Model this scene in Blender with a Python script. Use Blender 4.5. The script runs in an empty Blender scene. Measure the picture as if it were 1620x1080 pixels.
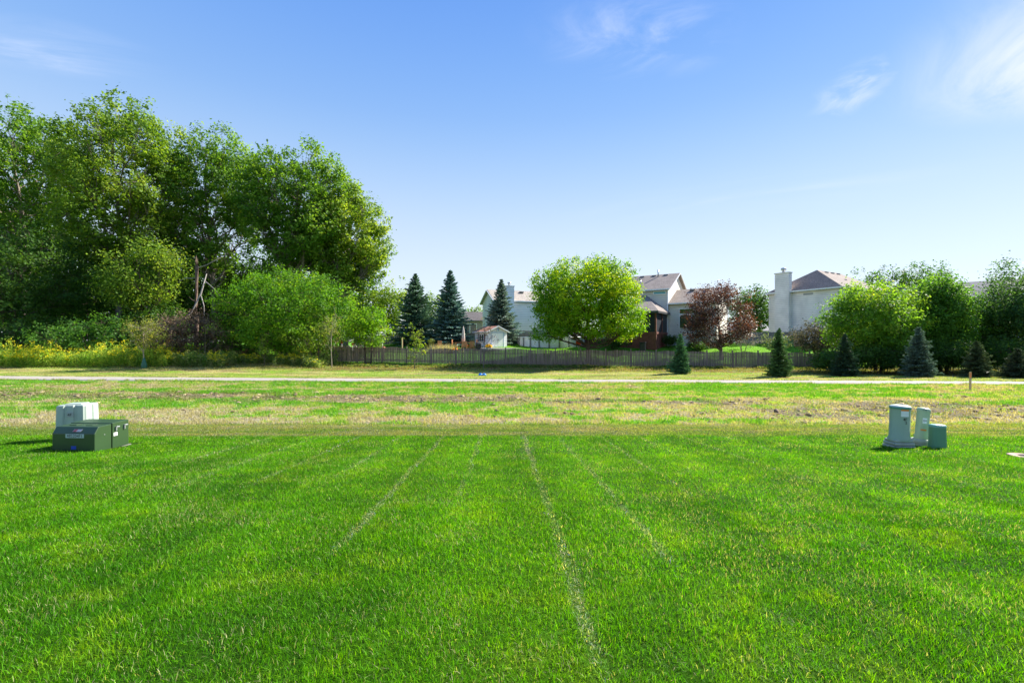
import bpy, math, random
import numpy as np
from mathutils import Vector, Matrix

R = math.radians
scene = bpy.context.scene
COL = scene.collection

# ------------------------------------------------------------------ camera
EYE = 1.6
F = 720.0                       # focal length in photo pixels (1620 wide)
cam_d = bpy.data.cameras.new('camera')
cam = bpy.data.objects.new('camera', cam_d)
COL.objects.link(cam)
cam.location = (0, 0, EYE)
cam.rotation_euler = (R(90), 0, 0)
cam_d.sensor_width = 36
cam_d.lens = 16.0
cam_d.clip_start = 0.05
cam_d.clip_end = 9000
scene.camera = cam

# ------------------------------------------------------------------ sky and sun
SUN_AZ, SUN_EL = 60.0, 39.0     # degrees right of the view direction, elevation
w = bpy.data.worlds.new('World')
scene.world = w
w.use_nodes = True
nt = w.node_tree
nt.nodes.clear()
N = nt.nodes.new
L = nt.links.new
sky = N('ShaderNodeTexSky')
sky.sky_type = 'NISHITA'
sky.sun_disc = False
sky.sun_elevation = R(SUN_EL)
sky.sun_rotation = R(SUN_AZ)
sky.altitude = 200
sky.air_density = 1.0
sky.dust_density = 0.1
sky.ozone_density = 3.0
tc = N('ShaderNodeTexCoord')
sep = N('ShaderNodeSeparateXYZ')
L(tc.outputs['Generated'], sep.inputs[0])
# cirrus: noise on the plane of the cloud layer (direction divided by its height)
zc = N('ShaderNodeMath'); zc.operation = 'MAXIMUM'; zc.inputs[1].default_value = 0.06
L(sep.outputs['Z'], zc.inputs[0])
dx = N('ShaderNodeMath'); dx.operation = 'DIVIDE'
dy = N('ShaderNodeMath'); dy.operation = 'DIVIDE'
L(sep.outputs['X'], dx.inputs[0]); L(zc.outputs[0], dx.inputs[1])
L(sep.outputs['Y'], dy.inputs[0]); L(zc.outputs[0], dy.inputs[1])
cxy = N('ShaderNodeCombineXYZ')
L(dx.outputs[0], cxy.inputs[0]); L(dy.outputs[0], cxy.inputs[1])


def sky_blob(cx, cy, rx, ry, rot, scale, stretch, lo, hi, amount):
    """a patch of wispy cloud around (cx, cy) of the cloud plane"""
    m = N('ShaderNodeMapping'); m.vector_type = 'TEXTURE'
    m.inputs['Location'].default_value = (cx, cy, 0)
    m.inputs['Rotation'].default_value = (0, 0, R(rot))
    m.inputs['Scale'].default_value = (rx, ry, 1)
    L(cxy.outputs[0], m.inputs[0])
    ln = N('ShaderNodeVectorMath'); ln.operation = 'LENGTH'
    L(m.outputs[0], ln.inputs[0])
    fall = N('ShaderNodeMapRange'); fall.interpolation_type = 'SMOOTHSTEP'
    fall.inputs[1].default_value = 1.0; fall.inputs[2].default_value = 0.15
    fall.inputs[3].default_value = 0.0; fall.inputs[4].default_value = 1.0
    L(ln.outputs['Value'], fall.inputs[0])
    m2 = N('ShaderNodeMapping'); m2.vector_type = 'TEXTURE'
    m2.inputs['Rotation'].default_value = (0, 0, R(rot))
    m2.inputs['Scale'].default_value = (stretch, 1, 1)
    L(cxy.outputs[0], m2.inputs[0])
    n = N('ShaderNodeTexNoise')
    n.inputs['Scale'].default_value = scale
    n.inputs['Detail'].default_value = 9
    n.inputs['Roughness'].default_value = 0.62
    n.inputs['Distortion'].default_value = 1.2
    L(m2.outputs[0], n.inputs[0])
    mr = N('ShaderNodeMapRange'); mr.interpolation_type = 'SMOOTHSTEP'
    mr.inputs[1].default_value = lo; mr.inputs[2].default_value = hi
    L(n.outputs[0], mr.inputs[0])
    mu = N('ShaderNodeMath'); mu.operation = 'MULTIPLY'
    L(fall.outputs[0], mu.inputs[0]); L(mr.outputs[0], mu.inputs[1])
    mu2 = N('ShaderNodeMath'); mu2.operation = 'MULTIPLY'
    mu2.inputs[1].default_value = amount
    L(mu.outputs[0], mu2.inputs[0])
    return mu2


blobs = [
    sky_blob(1.95, 1.50, 0.85, 0.62, 36, 1.9, 2.0, 0.20, 0.62, 0.95),    # upper right corner
    sky_blob(0.40, 1.50, 0.42, 0.28, 15, 3.4, 2.4, 0.38, 0.82, 0.62),     # top, right of centre
    sky_blob(1.36, 1.82, 0.16, 0.30, -18, 3.5, 1.0, 0.38, 0.75, 0.65),
    sky_blob(-1.60, 1.55, 0.42, 0.22, 10, 3.0, 3.0, 0.40, 0.85, 0.5),     # upper left corner
    sky_blob(1.6, 3.2, 1.6, 0.7, -25, 1.2, 4.0, 0.42, 0.95, 0.30),
]
acc = blobs[0]
for b in blobs[1:]:
    a = N('ShaderNodeMath'); a.operation = 'MAXIMUM'
    L(acc.outputs[0], a.inputs[0]); L(b.outputs[0], a.inputs[1]); acc = a
up = N('ShaderNodeMapRange')
up.inputs[1].default_value = 0.05; up.inputs[2].default_value = 0.15
L(sep.outputs['Z'], up.inputs[0])
cm = N('ShaderNodeMath'); cm.operation = 'MULTIPLY'
L(acc.outputs[0], cm.inputs[0]); L(up.outputs[0], cm.inputs[1])
mix = N('ShaderNodeMix'); mix.data_type = 'RGBA'
mix.inputs['B'].default_value = (3.5, 3.7, 4.35, 1)
L(cm.outputs[0], mix.inputs['Factor'])
# clear early autumn air: the blue deepens with height
ramp = N('ShaderNodeValToRGB')
ramp.color_ramp.interpolation = 'B_SPLINE'
L(sep.outputs['Z'], ramp.inputs[0])
stops = [(0.0, (.86, .925, .99)), (.10, (.80, .89, .985)), (.20, (.70, .82, .98)), (.32, (.48, .68, .97)), (.44, (.27, .51, .95)), (.60, (.15, .375, .94)), (1.0, (.07, .24, .80))]
els = ramp.color_ramp.elements
while len(els) < len(stops): els.new(.5)
for e_, (p_, c_) in zip(els, stops):
    e_.position = p_; e_.color = (*c_, 1)
rs = N('ShaderNodeVectorMath'); rs.operation = 'SCALE'; rs.inputs['Scale'].default_value = 3.5
L(ramp.outputs[0], rs.inputs[0])
tone = N('ShaderNodeMix'); tone.data_type = 'RGBA'; tone.inputs['Factor'].default_value = .88
L(sky.outputs[0], tone.inputs['A']); L(rs.outputs[0], tone.inputs['B'])
L(tone.outputs['Result'], mix.inputs['A'])
bg = N('ShaderNodeBackground')
SKY_STRENGTH = 0.105
bg.inputs['Strength'].default_value = SKY_STRENGTH
L(mix.outputs['Result'], bg.inputs[0])
wo = N('ShaderNodeOutputWorld')
L(bg.outputs[0], wo.inputs[0])

sun_d = bpy.data.lights.new('sun', 'SUN')
sun_d.energy = 4.6
sun_d.angle = R(0.53)
sun_d.color = (1.0, 0.94, 0.84)
sun = bpy.data.objects.new('sun', sun_d)
COL.objects.link(sun)
sv = Vector((math.cos(R(SUN_EL)) * math.sin(R(SUN_AZ)), math.cos(R(SUN_EL)) * math.cos(R(SUN_AZ)), math.sin(R(SUN_EL))))
sun.rotation_euler = sv.to_track_quat('Z', 'Y').to_euler()
sun.location = sv * 60

scene.view_settings.view_transform = 'Standard'
scene.view_settings.look = 'None'
scene.view_settings.exposure = 1.43
scene.view_settings.gamma = 1
scene.cycles.max_bounces = 8
scene.cycles.transparent_max_bounces = 8

# ------------------------------------------------------------------ noise and terrain
rng = np.random.default_rng(7)


def hash2(ix, iy, s):
    h = (ix.astype(np.int64) * 374761393 + iy.astype(np.int64) * 668265263 + s * 2147483647) & 0xffffffff
    h = ((h ^ (h >> 13)) * 1274126177) & 0xffffffff
    h = h ^ (h >> 16)
    return (h & 0xffffff) / float(0xffffff)


def vnoise(x, y, s=0):
    x = np.asarray(x, float); y = np.asarray(y, float)
    ix = np.floor(x); iy = np.floor(y)
    fx = x - ix; fy = y - iy
    fx = fx * fx * (3 - 2 * fx); fy = fy * fy * (3 - 2 * fy)
    a = hash2(ix, iy, s); b = hash2(ix + 1, iy, s); c = hash2(ix, iy + 1, s); d = hash2(ix + 1, iy + 1, s)
    return (a * (1 - fx) + b * fx) * (1 - fy) + (c * (1 - fx) + d * fx) * fy


def fbm(x, y, s=0, o=4, g=0.55):
    t = 0; a = 1; n = 0
    for k in range(o):
        t = t + a * vnoise(x * 2 ** k + 17.3 * k, y * 2 ** k - 9.1 * k, s + k); n += a; a *= g
    return t / n


def sstep(a, b, x):
    t = np.clip((np.asarray(x, float) - a) / (b - a), 0, 1)
    return t * t * (3 - 2 * t)


PY = np.array([-400, -3, 0, 12.5, 14.5, 17, 32, 38, 45.5, 50, 54, 60, 75, 200, 9000], float)
PR = np.array([1.4, 1.6, 1.6, 2.475, 2.58, 2.6, 2.6, 2.58, 2.50, 1.45, 0.78, 0.27, 0.22, 0.25, 0.35])   # depth of the ground below the eye
PL = np.array([1.4, 1.6, 1.6, 2.475, 2.58, 2.6, 2.6, 2.5, 2.2, 1.75, 1.35, 0.95, 0.7, 0.4, 0.35])


def gz(x, y, bumps=True):
    x = np.asarray(x, float); y = np.asarray(y, float)
    r = np.interp(y, PY, PR); l = np.interp(y, PY, PL)
    k = sstep(-24, -13, x)
    z = EYE - (l * (1 - k) + r * k)
    z = z - 0.006 * np.clip(x, -45, 45) * sstep(30, 45, y) * (1 - sstep(50, 60, y))
    if bumps:
        rough = sstep(13.9, 15, y) * (1 - sstep(27, 28.5, y + 0.063 * x))
        z = z + rough * ((fbm(x * 1.1, y * 1.3, 5, 3) - 0.5) * 0.16 + (vnoise(x * 5, y * 5, 9) - 0.5) * 0.05)
        z = z + sstep(33, 36, y) * (1 - sstep(46, 50, y)) * (fbm(x * .8, y * .8, 25, 3) - 0.5) * 0.15
        z = z + (1 - sstep(12, 14, y)) * (fbm(x * .7, y * .7, 35, 2) - 0.5) * 0.03
    return z


def g1(x, y):
    return float(gz(x, y))


def at(px, d):
    """ground point seen at photo column px at distance d"""
    x = (px - 810) / F * d
    return x, d, g1(x, d)


def zat(py, d):
    """height seen at photo row py at distance d"""
    return EYE + (540 - py) / F * d


def path_c(x):
    return 30.0 - 0.063 * x + 0.25 * np.sin(x * 0.06)


def lerp(a, b, t):
    t = np.asarray(t)[..., None]
    return a * (1 - t) + b * t


C = lambda *a: np.array(a, float)
LAWN_A, LAWN_B, LAWN_C = C(.040, .185, .002), C(.118, .36, .002), C(.20, .36, .01)
PALE = C(.42, .50, .33)
OLIVE = C(.24, .31, .075)
TAN, SOIL, RGREEN, RYEL = C(.38, .34, .22), C(.155, .12, .075), C(.12, .31, .02), C(.30, .42, .05)
MOW = [-5.9, -4.75, -3.75, -2.7, -1.62, -0.68, 0.42, 1.30, 2.34, 3.30, 4.4, 5.5, 6.6]


def turf(x, y):
    """colour of the turf (linear) and dryness and bareness at ground points"""
    x = np.asarray(x, float); y = np.asarray(y, float)
    n1 = fbm(x * .9, y * .9, 1); n2 = fbm(x * 3.1, y * 3.1, 2); n3 = fbm(x * .25, y * .25, 3, 3)
    c = lerp(LAWN_A, LAWN_B, sstep(.22, .80, n1 * .4 + n2 * .4 + n3 * .2))
    c = lerp(c, LAWN_C, sstep(.54, .76, n2) * .38)
    mown = np.zeros_like(x)
    for i, m in enumerate(MOW):
        dd = np.abs(x - (m - .02 * (y - 6)) - .05 * (vnoise(y * 1.3, y * 0 + i, 44) - .5))
        s = (1 - sstep(.015, .07, dd)) * sstep(.22, .52, fbm(y * .55 + i * 7, y * 0 + i, 45, 2) + (.25 if i == 6 else 0))
        near = {4: 4.3, 5: 5.6, 6: 2.6, 7: 4.0, 8: 6.0, 9: 6.5}.get(i, 6.5)
        s = s * (1 if i in (4, 6) else 0.7 if i in (5, 7) else .6 if i > 7 else .48) * sstep(near - .6, near + .8, y)
        s = s * (.35 + .9 * sstep(.35, .65, vnoise(x * 9 + i, y * 4.5, 46)))
        mown = np.maximum(mown, s)
    # alternate passes of the mower lie the other way
    alt = np.sin((x + .02 * (y - 6) + 1.15) / .97 * math.pi)
    c = c * (1 + .10 * alt * sstep(2, 5, y))[..., None]
    mown = np.clip(mown, 0, 1)
    c = lerp(c, PALE, mown * .38)
    edge = y + .35 * (fbm(x * .5, y * 0, 61, 3) - .5)
    # paler strip
    z2 = sstep(11.45, 11.75, edge)
    st = sstep(.35, .65, fbm(x * .35, y * 2.2, 62, 3))
    c2 = lerp(OLIVE, C(.14, .27, .03), st)
    c2 = lerp(c2, TAN, .35 * sstep(.5, .7, fbm(x * 1.2, y * 3, 63, 3)))
    c = lerp(c, c2, z2)
    # rough
    z3 = sstep(13.85, 14.25, edge + .3 * (n1 - .5))
    q = fbm(x * .16, y * .75, 64, 4)
    q2 = fbm(x * .9, y * 1.8, 65, 4)
    band_tan = np.exp(-((y - 16.3 - .02 * x) / 2.6) ** 2)
    band_grn = sstep(20.0, 24.5, y + .03 * x)
    q3 = fbm(x * 2.2, y * 2.6, 69, 3)
    dry = np.clip(.22 * band_tan + .46 - .20 * band_grn + (q - .5) * 2.2 + (q2 - .5) * 2.2 + (q3 - .5) * 1.4, 0, 1)
    c3 = lerp(RGREEN, RYEL, sstep(.2, .5, dry))
    c3 = lerp(c3, TAN, sstep(.48, .72, dry))
    soilband = np.exp(-((y - 21.6 + .09 * (x + 12)) / 1.0) ** 2) * sstep(8, -4, x) + .9 * np.exp(-((y - 16.5) / 2.2) ** 2) * sstep(4, 14, x) \
        + .55 * np.exp(-((y - 19.6 + .06 * x) / .8) ** 2)
    soil = np.clip(sstep(.44, .66, fbm(x * .8, y * 1.5, 66, 4) * .75 + soilband * .26 + .02), 0, 1) * sstep(.25, .5, soilband + .25)
    c3 = lerp(c3, SOIL, soil * .8)
    c = lerp(c, c3, z3)
    # verge beyond the path
    pc = path_c(x)
    z4 = sstep(0, .4, y - pc)
    c4 = lerp(C(.20, .34, .03), C(.42, .38, .14), sstep(.35, .66, fbm(x * .25, y * 1.6, 67, 4)))
    c4 = lerp(c4, C(.22, .15, .09), sstep(.56, .66, fbm(x * .3 + 50, y * 1.2, 70, 4)) * .6)
    nf = sstep(37.5, 40.5, y + 2.2 * (fbm(x * .4, y * .2, 74, 3) - .5)) * sstep(-20, -15, x)
    c4 = lerp(c4, lerp(C(.20, .13, .075), C(.15, .21, .04), sstep(.42, .62, fbm(x * 1.1, y * 1.4, 68, 4))), nf * .8)
    c4 = lerp(c4, C(.17, .15, .05), sstep(38.5, 41, y) * sstep(-14, -22, x) * .7)
    tree_shade = sstep(34.6, 36.2, y + 1.5 * (fbm(x * .5, y * .4, 75, 3) - .5)) * sstep(21, 26, x)  # shade below the right-hand trees, put into the verge colour
    c4 = lerp(c4, lerp(C(.085, .07, .045), C(.10, .15, .03), sstep(.45, .65, fbm(x * 1.3, y * 1.6, 76, 3))), tree_shade * .85)
    c = lerp(c, c4, z4)
    z5 = sstep(45.5, 46.5, y)
    c5 = lerp(C(.09, .24, .015), C(.14, .32, .02), sstep(.35, .65, n3))
    c = lerp(c, c5, z5)
    return c, z3 * (1 - z4) * dry, z3 * (1 - z4) * soil, mown * (1 - z2)


# ------------------------------------------------------------------ mesh helpers
MATS = {}


def link(o, parent=None):
    COL.objects.link(o)
    if parent is not None:
        o.parent = parent
    return o


def raw_mesh(name, co, faces, n, mat, parent=None, col=None, smooth=False):
    """numpy mesh: co (V,3), faces (Fc,n) all of the same size"""
    me = bpy.data.meshes.new(name)
    V = len(co); Fc = len(faces)
    me.vertices.add(V); me.vertices.foreach_set('co', np.ascontiguousarray(co, dtype=np.float32).ravel())
    me.loops.add(Fc * n); me.loops.foreach_set('vertex_index', np.ascontiguousarray(faces, dtype=np.int32).ravel())
    me.polygons.add(Fc)
    me.polygons.foreach_set('loop_start', np.arange(0, Fc * n, n, dtype=np.int32))
    me.polygons.foreach_set('loop_total', np.full(Fc, n, dtype=np.int32))
    if smooth:
        me.polygons.foreach_set('use_smooth', np.ones(Fc, dtype=bool))
    if col is not None:
        a = me.color_attributes.new('tint', 'FLOAT_COLOR', 'POINT')
        c4 = np.ones((V, 4), np.float32); c4[:, :3] = col
        a.data.foreach_set('color', c4.ravel())
    me.materials.append(mat)
    me.update(calc_edges=True)
    o = bpy.data.objects.new(name, me)
    return link(o, parent)


class MB:
    """collects shapes, links them as one mesh object"""

    def __init__(s):
        s.v = []; s.f = []; s.sm = []; s.mi = []; s.m = 0

    def add(s, vs, fs, smooth=False):
        b = len(s.v)
        s.v += [tuple(v) for v in vs]
        for f in fs:
            s.f.append([b + i for i in f]); s.sm.append(smooth); s.mi.append(s.m)
        return s

    def box(s, x0, x1, y0, y1, z0, z1, M=None):
        vs = [Vector((x, y, z)) for z in (z0, z1) for y in (y0, y1) for x in (x0, x1)]
        if M is not None:
            vs = [M @ v for v in vs]
        return s.add(vs, [(0, 2, 3, 1), (4, 5, 7, 6), (0, 1, 5, 4), (2, 6, 7, 3), (0, 4, 6, 2), (1, 3, 7, 5)])

    def bar(s, p0, p1, a, b=None):
        """rectangular bar from p0 to p1"""
        p0 = Vector(p0); p1 = Vector(p1); d = (p1 - p0)
        q = d.to_track_quat('Z', 'Y').to_matrix().to_4x4()
        M = Matrix.Translation(p0) @ q
        b = a if b is None else b
        return s.box(-a / 2, a / 2, -b / 2, b / 2, 0, d.length, M)

    def tube(s, pts, rs, n=8, cap=True):
        pts = [Vector(p) for p in pts]
        if not hasattr(rs, '__len__'):
            rs = [rs] * len(pts)
        vs = []; fs = []
        for i, p in enumerate(pts):
            t = (pts[min(i + 1, len(pts) - 1)] - pts[max(i - 1, 0)]).normalized()
            u = t.cross(Vector((0, 0, 1)))
            if u.length < 1e-3:
                u = Vector((1, 0, 0))
            u.normalize(); v = t.cross(u).normalized()
            for k in range(n):
                a = 2 * math.pi * k / n
                vs.append(p + (u * math.cos(a) + v * math.sin(a)) * rs[i])
        for i in range(len(pts) - 1):
            for k in range(n):
                fs.append((i * n + k, i * n + (k + 1) % n, (i + 1) * n + (k + 1) % n, (i + 1) * n + k))
        s.add(vs, fs, True)
        if cap:
            b = len(s.v) - len(vs)
            s.f.append([b + k for k in range(n)][::-1]); s.sm.append(False); s.mi.append(s.m)
            s.f.append([b + (len(pts) - 1) * n + k for k in range(n)]); s.sm.append(False); s.mi.append(s.m)
        return s

    def lathe(s, prof, n=24, c=(0, 0, 0), sx=1, sy=1, M=None):
        vs = []; fs = []
        for r, z in prof:
            for k in range(n):
                a = 2 * math.pi * k / n
                v = Vector((c[0] + r * sx * math.cos(a), c[1] + r * sy * math.sin(a), c[2] + z))
                vs.append(M @ v if M is not None else v)
        for i in range(len(prof) - 1):
            for k in range(n):
                fs.append((i * n + k, i * n + (k + 1) % n, (i + 1) * n + (k + 1) % n, (i + 1) * n + k))
        return s.add(vs, fs, True)

    def poly(s, pts, thick=None):
        """flat polygon, or a slab when a thickness vector is given"""
        n = len(pts)
        if thick is None:
            return s.add(pts, [tuple(range(n))])
        t = Vector(thick)
        vs = [Vector(p) for p in pts] + [Vector(p) + t for p in pts]
        fs = [tuple(range(n))[::-1], tuple(range(n, 2 * n))]
        for i in range(n):
            j = (i + 1) % n
            fs.append((i, j, n + j, n + i))
        return s.add(vs, fs)

    def build(s, name, mat, parent=None, bevel=0, seg=2, autosmooth=False):
        me = bpy.data.meshes.new(name)
        me.from_pydata(s.v, [], s.f)
        for m in (mat if isinstance(mat, (list, tuple)) else [mat]):
            me.materials.append(m)
        me.polygons.foreach_set('use_smooth', s.sm)
        me.polygons.foreach_set('material_index', s.mi)
        import bmesh
        bm = bmesh.new(); bm.from_mesh(me)
        bmesh.ops.recalc_face_normals(bm, faces=bm.faces)
        bm.to_mesh(me); bm.free()
        me.update()
        o = bpy.data.objects.new(name, me)
        link(o, parent)
        if bevel:
            b = o.modifiers.new('bevel', 'BEVEL'); b.width = bevel; b.segments = seg
            b.limit_method = 'ANGLE'; b.angle_limit = R(35)
            me.polygons.foreach_set('use_smooth', [True] * len(me.polygons))
            wn = o.modifiers.new('wn', 'WEIGHTED_NORMAL')
        return o


def empty(name, loc, rz=0):
    o = bpy.data.objects.new(name, None)
    o.empty_display_size = 0.3
    o.location = loc; o.rotation_euler = (0, 0, rz)
    return link(o)


def tag(o, label=None, cat=None, group=None, kind=None):
    if label: o['label'] = label
    if cat: o['category'] = cat
    if group: o['group'] = group
    if kind: o['kind'] = kind
    return o


# ------------------------------------------------------------------ materials
def mat(name, base=(.5, .5, .5), rough=.6, metal=0, spec=.5, var=0.0, vscale=4, bump=0, bscale=20, coat=0, emit=None):
    m = bpy.data.materials.new(name); m.use_nodes = True
    nt = m.node_tree; p = nt.nodes['Principled BSDF']
    p.inputs['Base Color'].default_value = (*base, 1)
    p.inputs['Roughness'].default_value = rough
    p.inputs['Metallic'].default_value = metal
    p.inputs['Specular IOR Level'].default_value = spec
    if coat: p.inputs['Coat Weight'].default_value = coat
    t = nt.nodes.new('ShaderNodeTexCoord')
    if var:
        n = nt.nodes.new('ShaderNodeTexNoise'); n.inputs['Scale'].default_value = vscale; n.inputs['Detail'].default_value = 6
        n.inputs['Roughness'].default_value = .65
        nt.links.new(t.outputs['Object'], n.inputs[0])
        mr = nt.nodes.new('ShaderNodeMapRange'); mr.inputs[1].default_value = .3; mr.inputs[2].default_value = .7
        mr.inputs[3].default_value = 1 - var; mr.inputs[4].default_value = 1 + var
        nt.links.new(n.outputs[0], mr.inputs[0])
        h = nt.nodes.new('ShaderNodeHueSaturation'); h.inputs['Color'].default_value = (*base, 1)
        nt.links.new(mr.outputs[0], h.inputs['Value']); nt.links.new(h.outputs[0], p.inputs['Base Color'])
    if bump:
        n2 = nt.nodes.new('ShaderNodeTexNoise'); n2.inputs['Scale'].default_value = bscale; n2.inputs['Detail'].default_value = 5
        nt.links.new(t.outputs['Object'], n2.inputs[0])
        b = nt.nodes.new('ShaderNodeBump'); b.inputs['Strength'].default_value = bump; b.inputs['Distance'].default_value = .02
        nt.links.new(n2.outputs[0], b.inputs['Height']); nt.links.new(b.outputs[0], p.inputs['Normal'])
    return m


def mat_siding(name, base, pitch=.25, stain=0.12):
    m = mat(name, base, .6)
    nt = m.node_tree; p = nt.nodes['Principled BSDF']; N = nt.nodes.new; L = nt.links.new
    t = N('ShaderNodeTexCoord'); s = N('ShaderNodeSeparateXYZ'); L(t.outputs['Object'], s.inputs[0])
    d = N('ShaderNodeMath'); d.operation = 'DIVIDE'; d.inputs[1].default_value = pitch; L(s.outputs['Z'], d.inputs[0])
    f = N('ShaderNodeMath'); f.operation = 'FRACT'; L(d.outputs[0], f.inputs[0])
    inv = N('ShaderNodeMath'); inv.operation = 'SUBTRACT'; inv.inputs[0].default_value = 1; L(f.outputs[0], inv.inputs[1])
    b = N('ShaderNodeBump'); b.inputs['Strength'].default_value = 1; b.inputs['Distance'].default_value = .035
    L(inv.outputs[0], b.inputs['Height']); L(b.outputs[0], p.inputs['Normal'])
    n = N('ShaderNodeTexNoise'); n.inputs['Scale'].default_value = .7; n.inputs['Detail'].default_value = 6
    L(t.outputs['Object'], n.inputs[0])
    mr = N('ShaderNodeMapRange'); mr.inputs[1].default_value = .35; mr.inputs[2].default_value = .7
    mr.inputs[3].default_value = 1; mr.inputs[4].default_value = 1 - stain; L(n.outputs[0], mr.inputs[0])
    gap = N('ShaderNodeMapRange'); gap.inputs[1].default_value = 0; gap.inputs[2].default_value = .22
    gap.inputs[3].default_value = .6; gap.inputs[4].default_value = 1; L(f.outputs[0], gap.inputs[0])
    mu = N('ShaderNodeMath'); mu.operation = 'MULTIPLY'; L(mr.outputs[0], mu.inputs[0]); L(gap.outputs[0], mu.inputs[1])
    h = N('ShaderNodeHueSaturation'); h.inputs['Color'].default_value = (*base, 1); L(mu.outputs[0], h.inputs['Value'])
    L(h.outputs[0], p.inputs['Base Color'])
    return m


def mat_shingle(name, base):
    m = mat(name, base, .9, spec=.2)
    nt = m.node_tree; p = nt.nodes['Principled BSDF']; N = nt.nodes.new; L = nt.links.new
    t = N('ShaderNodeTexCoord')
    n = N('ShaderNodeTexNoise'); n.inputs['Scale'].default_value = 9; n.inputs['Detail'].default_value = 4; L(t.outputs['Object'], n.inputs[0])
    n2 = N('ShaderNodeTexNoise'); n2.inputs['Scale'].default_value = 1.2; n2.inputs['Detail'].default_value = 5; L(t.outputs['Object'], n2.inputs[0])
    s = N('ShaderNodeSeparateXYZ'); L(t.outputs['Object'], s.inputs[0])
    d = N('ShaderNodeMath'); d.operation = 'DIVIDE'; d.inputs[1].default_value = .11; L(s.outputs['Z'], d.inputs[0])
    f = N('ShaderNodeMath'); f.operation = 'FRACT'; L(d.outputs[0], f.inputs[0])
    a = N('ShaderNodeMapRange'); a.inputs[1].default_value = .3; a.inputs[2].default_value = .7; a.inputs[3].default_value = .6; a.inputs[4].default_value = 1.4
    L(n.outputs[0], a.inputs[0])
    a2 = N('ShaderNodeMapRange'); a2.inputs[1].default_value = .3; a2.inputs[2].default_value = .7; a2.inputs[3].default_value = .88; a2.inputs[4].default_value = 1.12
    L(n2.outputs[0], a2.inputs[0])
    a3 = N('ShaderNodeMapRange'); a3.inputs[3].default_value = .85; a3.inputs[4].default_value = 1.1; L(f.outputs[0], a3.inputs[0])
    m1 = N('ShaderNodeMath'); m1.operation = 'MULTIPLY'; L(a.outputs[0], m1.inputs[0]); L(a2.outputs[0], m1.inputs[1])
    m2 = N('ShaderNodeMath'); m2.operation = 'MULTIPLY'; L(m1.outputs[0], m2.inputs[0]); L(a3.outputs[0], m2.inputs[1])
    h = N('ShaderNodeHueSaturation'); h.inputs['Color'].default_value = (*base, 1); L(m2.outputs[0], h.inputs['Value'])
    L(h.outputs[0], p.inputs['Base Color'])
    return m


def mat_leaf(name, trans=.42, rough=.58, spec=.25, gain=(1.5, 1.35, .6)):
    m = bpy.data.materials.new(name); m.use_nodes = True
    nt = m.node_tree; p = nt.nodes['Principled BSDF']; N = nt.nodes.new; L = nt.links.new
    a = N('ShaderNodeAttribute'); a.attribute_name = 'tint'
    L(a.outputs['Color'], p.inputs['Base Color'])
    p.inputs['Roughness'].default_value = rough; p.inputs['Specular IOR Level'].default_value = spec
    tr = N('ShaderNodeBsdfTranslucent')
    g = N('ShaderNodeMix'); g.data_type = 'RGBA'; g.blend_type = 'MULTIPLY'; g.inputs['Factor'].default_value = 1
    g.clamp_result = False
    g.inputs['B'].default_value = (*gain, 1); L(a.outputs['Color'], g.inputs['A'])
    L(g.outputs['Result'], tr.inputs['Color'])
    mx = N('ShaderNodeMixShader'); mx.inputs[0].default_value = trans
    L(p.outputs[0], mx.inputs[1]); L(tr.outputs[0], mx.inputs[2])
    L(mx.outputs[0], nt.nodes['Material Output'].inputs[0])
    return m


M_LEAF = mat_leaf('leaf', .54)
M_NEEDLE = mat_leaf('needle', .25, .6, .3, (1.1, 1.1, .8))
M_BLADE = mat_leaf('grass_blade', .45, .55, .16, (1.45, 1.4, .4))
M_DRY = mat_leaf('dry_leaf', .3, .7, .2, (1.1, 1.0, .8))
M_BARK = mat('bark', (.10, .075, .055), .9, spec=.2, var=.35, vscale=5, bump=.8, bscale=12)
M_BARK_MID = mat('grey_brown_bark', (.19, .16, .13), .9, spec=.2, var=.35, vscale=5, bump=.8, bscale=12)
M_BARK_PALE = mat('pale_bark', (.30, .25, .19), .9, spec=.2, var=.3, vscale=5, bump=.6, bscale=12)


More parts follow.
